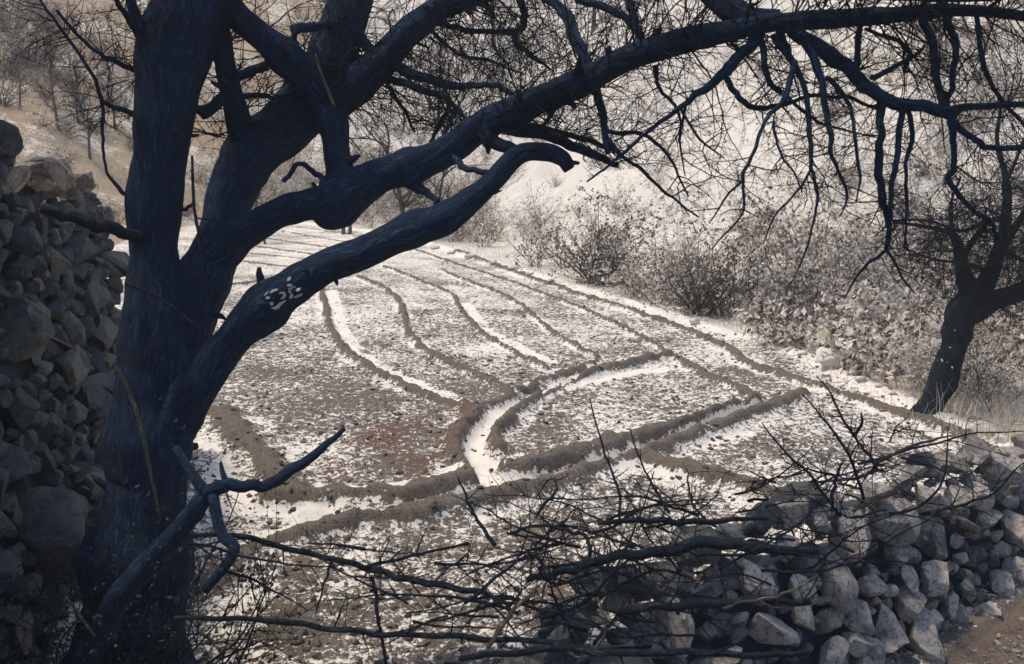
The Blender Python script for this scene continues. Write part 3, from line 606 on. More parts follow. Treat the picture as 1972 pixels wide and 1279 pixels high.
BR = [  # px, py, width px, depth
 [(930, 235, 46, 5.12), (942, 270, 34, 5.1), (985, 285, 27, 5.05), (1015, 298, 22, 5.0)], [(940, 240, 34, 5.1), (938, 275, 22, 5.08), (942, 297, 3, 5.06)],
 [(965, 245, 22, 5.1), (1050, 258, 22, 5.15), (1112, 284, 20, 5.2), (1192, 318, 12, 5.2)],
 [(975, 238, 14, 5.15), (1060, 250, 14, 5.3), (1130, 268, 12, 5.35), (1185, 290, 8, 5.4)],
 [(868, 292, 20, 5.2), (890, 318, 14, 5.1), (920, 330, 13, 5.0), (948, 333, 13, 4.96)], [(790, 345, 40, 5.3), (812, 365, 20, 5.25), (842, 389, 8, 5.2)],
 [(1046, -8, 20, 5.6), (1090, 27, 22, 5.45), (1116, 85, 24, 5.3), (1132, 130, 23, 5.1), (1150, 180, 19, 5.0), (1164, 235, 16, 4.9), (1172, 292, 12, 4.8)],
 [(1168, 262, 12, 4.85), (1200, 300, 8, 4.8), (1240, 330, 7, 4.8), (1290, 375, 6, 4.8), (1345, 420, 4, 4.8)],
 [(1168, 255, 10, 4.85), (1240, 262, 8, 4.9), (1290, 305, 6, 4.9), (1325, 380, 4, 4.9)],
 [(745, 120, 24, 5.85), (805, 145, 20, 5.8), (860, 163, 17, 5.75), (915, 165, 14, 5.6), (960, 168, 12, 5.5), (1000, 186, 9, 5.4)],
 [(735, 148, 15, 5.85), (800, 168, 14, 5.8), (858, 190, 12, 5.7), (896, 232, 8, 5.5)], [(868, 195, 10, 5.7), (850, 240, 10, 5.8), (826, 278, 7, 5.9)],
 [(745, 160, 10, 5.85), (775, 205, 8, 5.8), (800, 255, 5, 5.8)], [(840, 45, 12, 5.95), (900, 58, 11, 6.0), (990, 62, 12, 6.0), (1010, 35, 14, 6.0), (1000, -8, 14, 6.0)],
 [(990, 62, 14, 6.0), (996, 85, 12, 6.0), (1030, 112, 9, 6.0), (1062, 135, 5, 6.0)],
 [(825, 55, 8, 5.9), (880, 105, 7, 5.9), (950, 120, 6, 5.9), (1010, 145, 4, 5.9)], [(1110, 0, 14, 5.3), (1180, 20, 16, 5.2), (1225, 55, 12, 5.1), (1240, 90, 8, 5.0)],
 [(1210, -5, 16, 4.9), (1222, 40, 14, 4.85), (1236, 95, 9, 4.8)], [(1460, 70, 30, 4.66), (1420, 112, 24, 4.66), (1392, 142, 20, 4.65), (1350, 176, 14, 4.65), (1310, 206, 12, 4.65), (1250, 252, 9, 4.65), (1190, 305, 7, 4.65), (1130, 350, 4, 4.65)],
 [(1394, 142, 14, 4.65), (1417, 180, 13, 4.65), (1447, 207, 12, 4.65), (1497, 206, 10, 4.65), (1552, 188, 8, 4.65), (1632, 190, 8, 4.65), (1697, 212, 6, 4.65)],
 [(1510, 48, 30, 4.62), (1582, 96, 30, 4.6), (1640, 140, 30, 4.55), (1690, 182, 27, 4.5), (1735, 198, 24, 4.5), (1800, 210, 26, 4.5), (1828, 218, 28, 4.5), (1870, 205, 16, 4.5), (1985, 204, 12, 4.5)],
 [(1702, 186, 20, 4.5), (1697, 250, 16, 4.5), (1694, 325, 15, 4.5), (1700, 385, 14, 4.5), (1712, 422, 13, 4.5), (1708, 485, 9, 4.5)],
 [(1740, 200, 14, 4.5), (1730, 280, 13, 4.48), (1717, 375, 11, 4.46), (1712, 425, 10, 4.46)],
 [(1750, 205, 12, 4.5), (1757, 262, 11, 4.5), (1745, 330, 8, 4.5), (1746, 400, 6, 4.5), (1742, 480, 4, 4.5)],
 [(1706, 482, 8, 4.5), (1660, 520, 6, 4.5), (1625, 575, 3, 4.5)], [(1708, 482, 7, 4.5), (1735, 530, 5, 4.5), (1760, 565, 3, 4.5)],
 [(1832, 225, 18, 4.5), (1838, 310, 13, 4.5), (1828, 350, 12, 4.5), (1862, 395, 10, 4.55), (1902, 425, 9, 4.6), (1925, 460, 6, 4.6)],
 [(1838, 236, 14, 4.5), (1882, 275, 13, 4.5), (1922, 285, 12, 4.5), (1985, 283, 11, 4.5)],
 [(1772, 30, 18, 4.6), (1796, 75, 16, 4.6), (1802, 140, 15, 4.55), (1822, 205, 16, 4.5)], [(1827, 26, 15, 4.6), (1838, 100, 13, 4.6), (1832, 165, 11, 4.55), (1822, 205, 12, 4.5)],
 [(1880, 30, 10, 4.6), (1896, 140, 9, 4.6), (1935, 200, 8, 4.6), (1985, 250, 7, 4.6)],
 [(1530, 50, 18, 4.62), (1572, 120, 16, 4.5), (1592, 220, 13, 4.45), (1606, 300, 10, 4.4), (1630, 375, 6, 4.4), (1618, 415, 3, 4.4)],
 [(1490, 70, 16, 4.62), (1545, 160, 13, 4.5), (1558, 280, 11, 4.42), (1562, 330, 9, 4.4), (1573, 385, 7, 4.4), (1560, 460, 5, 4.4), (1535, 525, 3, 4.4)],
 [(1560, 330, 7, 4.4), (1530, 375, 5, 4.4), (1490, 420, 4, 4.4), (1470, 470, 2.5, 4.4)],
 [(1530, 120, 14, 4.5), (1508, 190, 12, 4.4), (1480, 225, 10, 4.35), (1452, 290, 8, 4.3), (1432, 340, 7, 4.3), (1428, 410, 5, 4.3), (1370, 480, 3, 4.3)],
 [(1462, 70, 16, 4.66), (1480, 150, 11, 4.6), (1505, 178, 10, 4.6)], [(1500, 60, 16, 4.62), (1520, 110, 12, 4.6), (1540, 150, 8, 4.55)],
 [(1430, 345, 6, 4.3), (1395, 385, 5, 4.3), (1365, 430, 3, 4.3)], [(1490, 235, 7, 4.4), (1500, 290, 6, 4.4), (1530, 335, 4, 4.4), (1545, 370, 3, 4.4)],
 [(1592, 150, 12, 4.5), (1632, 190, 10, 4.45), (1645, 250, 8, 4.4), (1656, 330, 6, 4.4), (1650, 390, 3, 4.4)],
 [(1655, 40, 12, 4.6), (1652, 100, 12, 4.6), (1650, 145, 12, 4.55)], [(1680, 150, 12, 4.5), (1740, 120, 9, 4.6), (1780, 90, 6, 4.7)],
 [(1665, 55, 8, 4.6), (1745, 90, 9, 4.6), (1742, 140, 7, 4.6)], [(1505, 180, 8, 4.5), (1560, 225, 6, 4.5), (1605, 245, 5, 4.5), (1690, 265, 3, 4.5)],
 [(1320, 205, 7, 4.65), (1310, 270, 5, 4.65), (1320, 340, 3, 4.65)], [(1310, 206, 6, 4.65), (1345, 265, 5, 4.6), (1395, 305, 3, 4.6)],
 [(1262, 128, 14, 4.8), (1268, 170, 9, 4.8), (1300, 205, 7, 4.75), (1312, 240, 4, 4.7)],
 [(1110, 205, 14, 4.95), (1085, 196, 11, 4.95), (1060, 225, 9, 5.0), (1030, 255, 6, 5.05)],
 [(385, 218, 30, 5.35), (408, 206, 22, 5.4), (430, 190, 20, 5.45)], [(345, 170, 26, 5.3), (290, 90, 24, 5.2), (258, 20, 22, 5.1), (240, -60, 18, 5.0)],
 [(300, 120, 18, 5.3), (262, 60, 14, 5.2), (225, 0, 11, 5.1), (205, -50, 9, 5.0)], [(280, 145, 14, 5.3), (225, 118, 10, 5.2), (180, 95, 8, 5.1), (110, 20, 6, 5.0)],
 [(280, 230, 14, 5.3), (215, 205, 10, 5.2), (195, 190, 9, 5.1), (175, 140, 8, 5.0), (120, 60, 6, 4.9), (70, -10, 5, 4.8)],
 [(195, 190, 8, 5.1), (198, 260, 7, 5.15), (204, 330, 6, 5.2), (240, 376, 9, 5.3)], [(455, 150, 22, 5.5), (510, 125, 18, 5.6), (555, 105, 12, 5.7)],
 [(452, 185, 14, 5.5), (500, 185, 10, 5.6), (545, 192, 6, 5.7)], [(545, 350, 10, 5.45), (580, 315, 10, 5.5), (610, 338, 12, 5.5), (648, 362, 14, 5.5)],
 [(608, 365, 10, 5.4), (603, 355, 6, 5.38), (601, 352, 2, 5.36)], [(340, 400, 10, 5.3), (355, 404, 8, 5.25), (372, 392, 6, 5.2)],
 [(560, 60, 22, 5.6), (620, 50, 16, 5.7), (660, 45, 12, 5.8)], [(670, 55, 20, 5.8), (700, 80, 22, 5.85), (720, 120, 24, 5.85)],
]
branch_lines = []
for i, pts in enumerate(BR):
    P, r = limb_pts(pts, 8)
    nz = np.stack([fbm(np.arange(len(P)) * 0.35 + i * 9, np.zeros(len(P)) + k * 5.0, 0.0, 2) - 0.5 for k in range(3)], -1) * np.minimum(r * 2.0, 0.022)[:, None]
    nz[0] = 0; P = P + nz; P, r = gnarl(P, r, 40.0 + i, 0.2)
    m = MB(); m.tube(P, r * 0.92, 12 if r.max() > 0.02 else 8, 0.13, 50 + i * 1.3); part(m, 'branch', M_BARK); branch_lines.append((P, r))

def unit(v): return v / (np.linalg.norm(v) + 1e-9)
def grow(mb, rs, p, d, length, r0, level, droop, wiggle, sides=3, allow=None, kids=(4, 7), spread=0.9, shrink=0.5, lines=None):
    n = max(4, int(length / 0.05)) if level > 0 else max(3, int(length / 0.035))
    n = min(n, 16); step = length / n; P = [p.copy()]; d = unit(d)
    curl = rs.randn(3) * wiggle
    for i in range(n):
        d = unit(d + curl * 0.25 + rs.randn(3) * wiggle + np.array([0, 0, -droop]) * (0.4 + i / n)); p = p + d * step
        if allow is not None and not allow(p): break
        P.append(p)
    if len(P) < 3: return
    P = np.array(P); t = np.linspace(0, 1, len(P)); mb.tube(P, r0 * (1 - 0.72 * t), sides, cap=False)
    if level <= 0: return
    for _ in range(rs.randint(kids[0], kids[1] + 1)):
        j = rs.randint(1, len(P)); dd = unit(P[min(j + 1, len(P) - 1)] - P[j - 1])
        side = unit(np.cross(dd, rs.randn(3))); nd = unit(dd * rs.uniform(0.3, 0.9) + side * spread)
        grow(mb, rs, P[j].copy(), nd, length * shrink * rs.uniform(0.5, 1.1), r0 * (1 - 0.72 * t[j]) * 0.68, level - 1, droop, wiggle * 1.1, sides, allow, kids, spread, shrink)
def allow_main(p):
    x, y, f = proj(p)
    if f < 3.4: return False
    if x < 230: return y < 260
    lim = 470 if x > 1640 else (430 if x > 1250 else (330 if x > 1120 else (270 if x > 700 else 330)))
    if x > 1700: lim = 600
    return y < lim
rs = np.random.RandomState(4)
tw = MB()
def sprout(P, r, n, lmin, lmax, droop, lvl=2, rad=(0.0022, 0.0045), dirbias=(0, 0, 0)):
    for _ in range(n):
        j = rs.randint(1, len(P) - 1); t = unit(P[j + 1] - P[j - 1]); s = unit(np.cross(t, rs.randn(3)))
        d = s * np.array([1, 0.7, 1]) + t * rs.uniform(0.1, 0.7) + np.array(dirbias) * rs.rand()
        grow(tw, rs, P[j] + s * r[j] * 0.6, d, rs.uniform(lmin, lmax), min(rs.uniform(*rad), r[j] * 0.8), lvl, droop, 0.16, 3, allow_main, (3, 6))
for i, (P, r) in enumerate(branch_lines):
    px, py, _ = proj(P.mean(0)); L = np.linalg.norm(np.diff(P, axis=0), axis=1).sum()
    if px > 1150: sprout(P, r, int(5 + L * 15), 0.12, 0.45, 0.05)
    elif px > 700 and r.max() < 0.05: sprout(P, r, int(10 + L * 34), 0.14, 0.55, 0.02)
    elif px < 420 and r.max() < 0.04: sprout(P, r, int(10 + L * 30), 0.12, 0.5, 0.02)
    else: sprout(P, r, 8, 0.1, 0.35, 0.0, 2)
for k, n, l0, l1, dr, bias in (('G', 230, 0.25, 0.85, 0.02, (0, 0, 1.0)), ('C', 200, 0.35, 1.0, 0.06, (0.3, 0, -0.6)), ('U', 34, 0.3, 0.9, 0.07, (0, 0, -0.8)), ('T', 12, 0.3, 0.8, 0.05, (0, 0, 0)), ('D', 70, 0.2, 0.6, 0, (0, 0, 0)), ('E', 46, 0.15, 0.5, 0, (0, 0, 0)), ('B', 50, 0.2, 0.6, 0, (0.5, 0, 0)), ('H', 5, 0.05, 0.14, 0.02, (0, 0, 0))):
    P, r = limb_pts(LIMBS[k], 8)
    if k == 'G': P, r = P[48:], r[48:]
    if k == 'H': P, r = P[70:], r[70:]
    if k == 'B': P, r = P[60:], r[60:]
    sprout(P, r, n, l0, l1, dr, 2, (0.003, 0.006), bias)
o = part(tw, 'twigs', M_TWIG); o['kind'] = 'stuff'
V, F = leaf_quads(rs, np.vstack(tw.v), 0.0065, 9000); lb = MB(); lb.add(V, F); o = lb.build('buds', M_TWIG, tree, smooth=False)
o.matrix_parent_inverse = Matrix.Translation(tree.location).inverted(); o['kind'] = 'stuff'

# ------------------------------------------------------------------ the leaning tree on the field edge
p0, d0 = hit(1792, 790, 6)
T2 = empty('leaning_tree', p0); tag(T2, 'slanting dark tree with a forked mossy trunk on the right edge of the field', 'tree')
D = d0
TR2 = [(1780, 815, 78, D), (1796, 778, 60, D), (1822, 722, 58, D), (1838, 668, 55, D), (1850, 612, 62, D), (1868, 575, 58, D), (1905, 530, 40, D), (1925, 480, 31, D), (1938, 415, 23, D), (1936, 340, 14, D + .1), (1920, 270, 9, D + .2), (1930, 190, 5, D + .2)]
P, r = limb_pts(TR2, 10); P, r = gnarl(P, r * 0.84, 7.0, 0.2); m = MB(); m.tube(P, r, 30, 0.15, 77, fine=0.06); part(m, 'trunk', M_BARK2, T2)
L2 = [[(1862, 590, 46, D), (1860, 548, 38, D), (1852, 505, 30, D), (1836, 455, 18, D + .1), (1800, 440, 10, D + .2), (1720, 428, 6, D + .3)],
      [(1850, 625, 46, D), (1884, 600, 42, D - .05), (1925, 578, 44, D - .1), (1985, 556, 44, D - .2), (2050, 520, 34, D - .3)],
      [(1852, 505, 18, D), (1868, 470, 14, D - .1), (1890, 440, 10, D - .2), (1900, 400, 6, D - .2)], [(1925, 490, 22, D), (1955, 440, 18, D - .2), (1990, 380, 12, D - .4)],
      [(1936, 420, 18, D), (1905, 425, 12, D - .1), (1850, 445, 9, D - .2), (1790, 425, 7, D - .3), (1712, 425, 5, D - .4)],
      [(1905, 530, 22, D), (1870, 510, 10, D - .2), (1800, 500, 7, D - .4), (1745, 480, 4, D - .5)], [(1925, 480, 16, D), (1965, 500, 10, D - .1), (1995, 520, 8, D - .2)],
      [(1935, 360, 10, D), (1960, 300, 8, D), (1985, 240, 6, D)], [(1838, 460, 10, D), (1830, 400, 8, D), (1850, 340, 5, D)]]
tw2 = MB(); rs = np.random.RandomState(9)
def allow2(p):
    x, y, f = proj(p); return y < 640 and x > 1600
for i, pts in enumerate(L2):
    P, r = limb_pts(pts, 8); P, r = gnarl(P, r * 0.76, 60.0 + i, 0.25); m = MB(); m.tube(P, r, 14, 0.15, 90 + i); part(m, 'branch', M_BARK2, T2)
    for _ in range(34):
        j = rs.randint(2, len(P) - 1); t = unit(P[j + 1] - P[j - 1]); s = unit(np.cross(t, rs.randn(3)))
        grow(tw2, rs, P[j], s + t * 0.4, rs.uniform(0.3, 1.1), 0.007, 2, 0.01, 0.17, 3, allow2, (3, 6))
P, r = limb_pts(TR2[5:], 8)
for _ in range(46):
    j = rs.randint(2, len(P) - 1); t = unit(P[j + 1] - P[j - 1]); s = unit(np.cross(t, rs.randn(3)))
    grow(tw2, rs, P[j], s + t * 0.4, rs.uniform(0.3, 1.1), 0.007, 2, 0.01, 0.17, 3, allow2, (3, 6))
o = part(tw2, 'twigs', M_TWIG, T2); o['kind'] = 'stuff'

# ------------------------------------------------------------------ shrubs and far trees
def shrub(name, seed, height, width, stems, twig_mat, leaf_mat, leaf, nleaf, r0=0.010, lvl=2, droop=0.0, low=0.0):
    rs = np.random.RandomState(seed); root = empty(name); m = MB()
    for _ in range(stems):
        a = rs.uniform(0, 6.283); d = np.array([math.cos(a) * width, math.sin(a) * width, height]) * rs.uniform(0.6, 1.0)
        p = np.array([math.cos(a), math.sin(a), 0]) * rs.uniform(0, 0.12); p[2] = -0.1
        grow(m, rs, p, d, np.linalg.norm(d), r0 * rs.uniform(0.6, 1.1), lvl, droop, 0.10, 3, None, (4, 6), 0.8, 0.5)
    st = m.build('stems', twig_mat, root)
    if nleaf:
        allp = np.vstack(m.v); allp = allp[allp[:, 2] > low]
        V, F = leaf_quads(rs, allp, leaf, nleaf); l = MB(); l.add(V, F); l.build('leaves', leaf_mat, root, smooth=False)
    return root
P_TAN = shrub('bare_shrub', 1, 1.3, 0.8, 11, M_FARWOOD, M_LEAFMIX, 0.028, 800)
P_TAN2 = shrub('bare_shrub', 2, 1.7, 0.9, 9, M_FARWOOD, M_LEAFMIX, 0.03, 500)
P_DARK = shrub('dark_shrub', 3, 1.2, 0.75, 15, M_FARDARK, M_LEAFDARK, 0.026, 2200, 0.014)
P_WHITE = shrub('snowy_shrub', 4, 1.0, 0.8, 9, M_FARDARK, M_LEAFSNOW, 0.062, 700)
P_LEAFY = shrub('leafy_shrub', 5, 0.6, 0.75, 9, M_FARWOOD, M_LEAFMIX, 0.07, 420)
def put(proto, x, y, s, rz, label, cat, group, first=[set()]):
    o = proto if proto.name not in first[0] else copy_tree(proto); first[0].add(proto.name)
    o.location = (x, y, gz(x, y)); o.scale = (s, s, s * random.uniform(0.85, 1.15)); o.rotation_euler = (0, 0, rz); tag(o, label, cat, group); return o
random.seed(21)
for (px, py, s, lab) in [(1145, 545, 1.3, 'dark tangled shrub standing on the snowy bench in the middle of the field edge'), (1190, 552, 0.75, 'smaller dark shrub right behind the tangled one on the snowy bench'),
                         (1345, 606, 1.25, 'dark shrub with several thick bare stems above the round white stone'), (1400, 612, 1.0, 'dark shrub between the stemmed one and the white leaved one'), (1478, 622, 1.3, 'tall dark shrub behind the white leaved shrub')]:
    p, d = hit(px, py); put(P_DARK, p[0], p[1], s * d / 19.0, random.uniform(0, 6), lab, 'shrub', 'dark shrubs on the field edge')
for (px, py, s, lab) in [(1432, 622, 0.95, 'white leaved shrub in front of the dark shrubs'), (1250, 572, 0.9, 'white leaved shrub right of the snowy bench'), (1300, 585, 0.8, 'white leaved shrub left of the round white stone')]:
    p, d = hit(px, py); put(P_WHITE, p[0], p[1], s * d / 19.0, random.uniform(0, 6), lab, 'shrub', 'white leaved shrubs on the field edge')
# thicket of pale bare shrubs along the far edge
cnt = 0
for k in range(400):
    if cnt >= 46: break
    u = random.random(); i = random.randint(5, 9); a = np.array(BORDER[i - 1]); b = np.array(BORDER[i]); q = a + (b - a) * u
    nrm = np.array([(b - a)[1], -(b - a)[0]]); nrm = nrm / np.linalg.norm(nrm); q = q + nrm * random.uniform(0.5, 5.0)
    if float(seg_dist(np.array([q[0]]), np.array([q[1]]), POLY, True)[0]) < 0.4 or inside(np.array([q[0]]), np.array([q[1]]), POLY)[0]: continue
    put(random.choice([P_TAN, P_TAN, P_TAN2]), q[0], q[1], random.uniform(0.8, 1.5), random.uniform(0, 6), 'bare grey-brown shrub in the thicket along the far field edge', 'shrub', 'bare shrubs along the far field edge'); cnt += 1
cnt = 0
for k in range(1500):
    if cnt >= 60: break
    px, py = random.uniform(430, 960), random.uniform(330, 470)
    p, d = hit(px, py, 9)
    if d > 75 or d < 16 or inside(np.array([p[0]]), np.array([p[1]]), POLY)[0]: continue
    put(random.choice([P_TAN, P_TAN, P_TAN2]), p[0], p[1], random.uniform(1.0, 1.6), random.uniform(0, 6), 'brownish bare shrub in the dense thicket behind the two weathered posts', 'shrub', 'bare shrubs behind the far end of the field'); cnt += 1
# leafy bank on the right
cnt = 0
for k in range(900):
    if cnt >= 76: break
    px, py = random.uniform(1440, 2000), random.uniform(470, 800)
    if py > 640 + (px - 1400) * 0.43 - 14: continue
    p, d = hit(px, py, 8)
    if inside(np.array([p[0]]), np.array([p[1]]), POLY)[0] or d > 32: continue
    put(random.choice([P_LEAFY, P_WHITE]) if px < 1800 else random.choice([P_LEAFY, P_TAN]), p[0], p[1], random.uniform(0.6, 1.15), random.uniform(0, 6), 'low shrub with large pale leaves on the bank beyond the field edge', 'shrub', 'low leafy shrubs on the right bank'); cnt += 1
cnt = 0
for k in range(3000):
    if cnt >= 200: break
    px, py = random.uniform(-60, 2030), random.uniform(-40, 450)
    p, d = hit(px, py, 9)
    if d > 120 or d < 16 or inside(np.array([p[0]]), np.array([p[1]]), POLY)[0]: continue
    if random.random() > (0.35 if 1050 < px < 1600 else 0.9): continue
    put(random.choice([P_TAN, P_TAN, P_TAN2, P_LEAFY, P_DARK] if px < 900 else [P_TAN, P_TAN2, P_TAN, P_LEAFY]), p[0], p[1], random.uniform(0.5, 1.1), random.uniform(0, 6), 'sparse bare shrub scattered up the snowy hillside', 'shrub', 'bare shrubs on the hillside'); cnt += 1

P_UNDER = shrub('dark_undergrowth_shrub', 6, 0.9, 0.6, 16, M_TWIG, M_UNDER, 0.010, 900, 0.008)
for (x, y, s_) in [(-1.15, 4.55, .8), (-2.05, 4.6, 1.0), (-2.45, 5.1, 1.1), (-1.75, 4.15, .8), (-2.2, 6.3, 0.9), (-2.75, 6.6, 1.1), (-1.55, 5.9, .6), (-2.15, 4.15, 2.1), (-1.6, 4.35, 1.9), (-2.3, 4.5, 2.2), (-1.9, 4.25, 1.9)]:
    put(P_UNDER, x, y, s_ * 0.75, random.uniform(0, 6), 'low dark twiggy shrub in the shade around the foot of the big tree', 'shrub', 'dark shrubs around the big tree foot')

for (px, py, s_) in [(10, 150, 1.3), (60, 130, 1.1), (20, 60, 1.5), (110, 70, 1.0), (5, 205, 0.9), (215, 120, 0.8), (235, 215, 0.7)]:
    p, d = hit(px, py, 9); put(P_DARK, p[0], p[1], s_ * d / 24, random.uniform(0, 6), 'dark bush on the brown slope above the tall shaded wall', 'shrub', 'dark bushes above the tall wall')

def far_tree(seed, h, r0, mat):
    rs = np.random.RandomState(seed); root = empty('bare_tree'); t = MB(); n = 12
    lean = rs.randn(2) * 0.12; zz = np.linspace(-0.2, h * 0.7, n)
    P = np.stack([lean[0] * zz + 0.10 * np.sin(zz * 1.3 + seed), lean[1] * zz + 0.08 * np.cos(zz * 1.1), zz], -1)
    t.tube(P, r0 * (1 - 0.75 * np.linspace(0, 1, n)), 8, 0.15, seed)
    t.build('trunk', mat, root); c = MB()
    for _ in range(16):
        j = rs.randint(4, n); a = rs.uniform(0, 6.283)
        grow(c, rs, P[j], np.array([math.cos(a), math.sin(a), rs.uniform(0.3, 1.4)]), h * rs.uniform(0.25, 0.5), r0 * 0.42, 3, 0.0, 0.11, 3, None, (3, 5), 0.8, 0.55)
    o = c.build('crown', mat, root); return root
FT = [far_tree(s, h, r, m) for s, h, r, m in ((3, 4.2, 0.10, M_FARDARK), (8, 5.0, 0.12, M_FARWOOD), (12, 3.6, 0.08, M_FARWOOD))]
def put_tree(k, x, y, s, label, group=None): return put(FT[k], x, y, s, random.uniform(0, 6), label, 'tree', group)
p, d = hit(775, 462); put_tree(0, p[0] - 0.1, p[1] + 1.0, 1.25, 'slim dark bare tree at the far field edge, seen under the big limb')
p, d = hit(806, 468); put_tree(0, p[0] + 0.4, p[1] + 2.0, 1.05, 'slim leaning bare tree just right of the slim dark one at the far field edge')
p, d = hit(508, 470); put_tree(2, p[0], p[1], 0.62, 'small sapling standing alone on the far end of the field')
for i in range(26):
    px, py = random.uniform(450, 1980), random.uniform(60, 420)
    p, d = hit(px, py, 12)
    if inside(np.array([p[0]]), np.array([p[1]]), POLY)[0] or d > 70: continue
    if (900 < px < 1600 and py > 200) or (px > 1450 and i % 3): continue
    put_tree(random.choice([1, 2]), p[0], p[1], random.uniform(0.7, 1.2), 'bare pale tree with fine twigs on the snowy slope', 'bare trees on the slope')
for i in range(7):
    px, py = random.uniform(20, 240), random.uniform(150, 330)
    p, d = hit(px, py, 10)
    if d > 70 or d < 12: continue
    put_tree(random.choice([0, 1]), p[0], p[1], random.uniform(0.5, 0.9), 'bare tree on the brown slope above the tall shaded wall', 'bare trees above the tall wall')
# two weathered posts at the far end
for j, (px, py, w, lab) in enumerate([(661, 452, 9, 'left one of two grey weathered posts at the far end of the field'), (674, 451, 8, 'right one of two grey weathered posts at the far end of the field')]):
    p, d = hit(px, py); h = 1.0 * d / 38; m = MB(); zz = np.linspace(-0.1, h, 7)
    m.tube(np.stack([0.02 * np.sin(zz * 3), 0 * zz, zz], -1), np.full(7, 0.075) * np.linspace(1.05, 0.9, 7), 10, 0.2, j); o = m.build('post', M_PALEWOOD); o.location = p; tag(o, lab, 'post', 'posts at the far field end')

# ------------------------------------------------------------------ dead branches and cut brush
def px_branch(name, pts, label, cat, mat=None, group=None, twigs=0, seed=0, tl=(0.08, 0.25), forks=()):
    mat = mat or M_BRUSH; rs = np.random.RandomState(seed); P, r = limb_pts(pts, 8); r = r * (0.62 if name == 'dry_stalk' else 0.72 if name == 'cut_branch' else 0.9); org = P[0].copy()
    nz = np.stack([fbm(np.arange(len(P)) * 0.4 + seed * 5, np.zeros(len(P)) + k * 3.0, 0.0, 2) - 0.5 for k in range(3)], -1) * np.minimum(r * 2.2, 0.035)[:, None] * (0.3 if name == 'dry_stalk' else 1.0); P = P + nz
    m = MB(); m.tube(P, r, 12, 0.10 if name == 'dry_stalk' else 0.2, seed * 1.7, fine=0.06)
    for fk in forks:
        p2, r2 = limb_pts(fk, 6); m.tube(p2, r2, 9, 0.15, seed + 5)
    for _ in range(twigs):
        j = rs.randint(1, len(P) - 1); t = unit(P[j + 1] - P[j - 1]); s = unit(np.cross(t, rs.randn(3)) + np.array([0, 0, 0.3]))
        grow(m, rs, P[j], s + t * 0.5, rs.uniform(*tl), min(0.005, r[j] * 0.6), 1, 0.0, 0.12, 4, None, (2, 4), 0.8, 0.5)
    o = m.build(name, mat, origin=org); tag(o, label, cat, group); return o
G_ = 'cut branches laid across the bottom'
px_branch('dead_branch', [(150, 1330, 70, 4.8), (200, 1210, 62, 4.75), (265, 1104, 52, 4.7), (330, 1040, 48, 4.7), (393, 960, 40, 4.7), (440, 936, 27, 4.7), (510, 934, 24, 4.75), (573, 902, 24, 4.8), (665, 822, 9, 4.9)],
          'thick forked dead branch curving up to the right from the big tree foot', 'branch', M_BARK, None, 6, 1, forks=[[(338, 862, 16, 4.8), (365, 905, 20, 4.75), (395, 950, 24, 4.7)], [(410, 955, 24, 4.68), (425, 1025, 23, 4.6), (450, 1062, 24, 4.55), (393, 1140, 18, 4.5)], [(440, 936, 16, 4.7), (430, 915, 12, 4.72), (425, 890, 6, 4.75)]])
px_branch('cut_branch', [(340, 1032, 11, 4.9), (462, 1030, 13, 4.8), (557, 1056, 15, 4.7), (640, 1078, 16, 4.6), (727, 1099, 17, 4.5), (823, 1125, 18, 4.4), (929, 1141, 15, 4.3), (985, 1170, 10, 4.2)], 'long thin pole sloping down to the right from the dead branch to the brush heap', 'branch', M_BRUSH, G_, 9, 2)
px_branch('cut_branch', [(340, 1187, 13, 4.2), (480, 1193, 14, 4.15), (600, 1205, 15, 4.1), (760, 1222, 16, 4.05), (930, 1230, 16, 4.0), (1100, 1238, 16, 3.95)], 'long level pole lying lowest across the bottom of the scene', 'branch', M_BRUSH, G_, 6, 3)
px_branch('cut_branch', [(1010, 1118, 18, 4.3), (1080, 1100, 22, 4.3), (1180, 1075, 27, 4.35), (1272, 1062, 32, 4.4), (1362, 1048, 34, 4.45), (1447, 1053, 32, 4.5), (1575, 1066, 24, 4.6)], 'thickest dark log lying level on the brush heap left of the stones', 'branch', M_BRUSH, G_, 12, 4)
px_branch('cut_branch', [(1190, 1180, 20, 4.0), (1310, 1166, 24, 4.05), (1431, 1160, 22, 4.1), (1560, 1162, 16, 4.2)], 'dark log lying just behind the upright pale slab', 'branch', M_BRUSH, G_, 8, 5)
px_branch('cut_branch', [(1390, 1172, 8, 4.05), (1440, 1160, 9, 4.08), (1500, 1148, 9, 4.1), (1575, 1112, 8, 4.2)], 'thin pale stick rising to the right over the dark log behind the slab', 'branch', M_PALEWOOD, G_, 3, 6)
px_branch('cut_branch', [(940, 1250, 12, 3.9), (982, 1186, 12, 4.0), (1025, 1141, 10, 4.1), (1040, 1128, 6, 4.15)], 'pale tan stick leaning up to the right at the bottom', 'branch', M_PALEWOOD, G_, 0, 7)
px_branch('cut_branch', [(1150, 1150, 5, 3.95), (1164, 1186, 6, 3.9), (1166, 1218, 7, 3.9), (1130, 1262, 6, 3.9), (1090, 1255, 6, 3.9), (1067, 1239, 4, 3.9)], 'thin pale hooked stick curled to the left of the upright slab', 'branch', M_PALEWOOD, G_, 0, 8)
px_branch('cut_branch', [(955, 1052, 12, 4.6), (918, 998, 9, 4.7), (900, 960, 7, 4.75), (884, 922, 4, 4.8)], 'short dark twig pointing up to the left at the near end of the white channel', 'branch', M_TWIG, G_, 3, 9, (0.04, 0.12))
px_branch('cut_branch', [(1195, 1010, 9, 4.7), (1190, 940, 7, 4.8), (1163, 865, 6, 4.9), (1136, 768, 3, 5.0)], 'tallest thin upright twig rising out of the brush over the wide earth bund', 'branch', M_TWIG, G_, 7, 10, (0.04, 0.14))
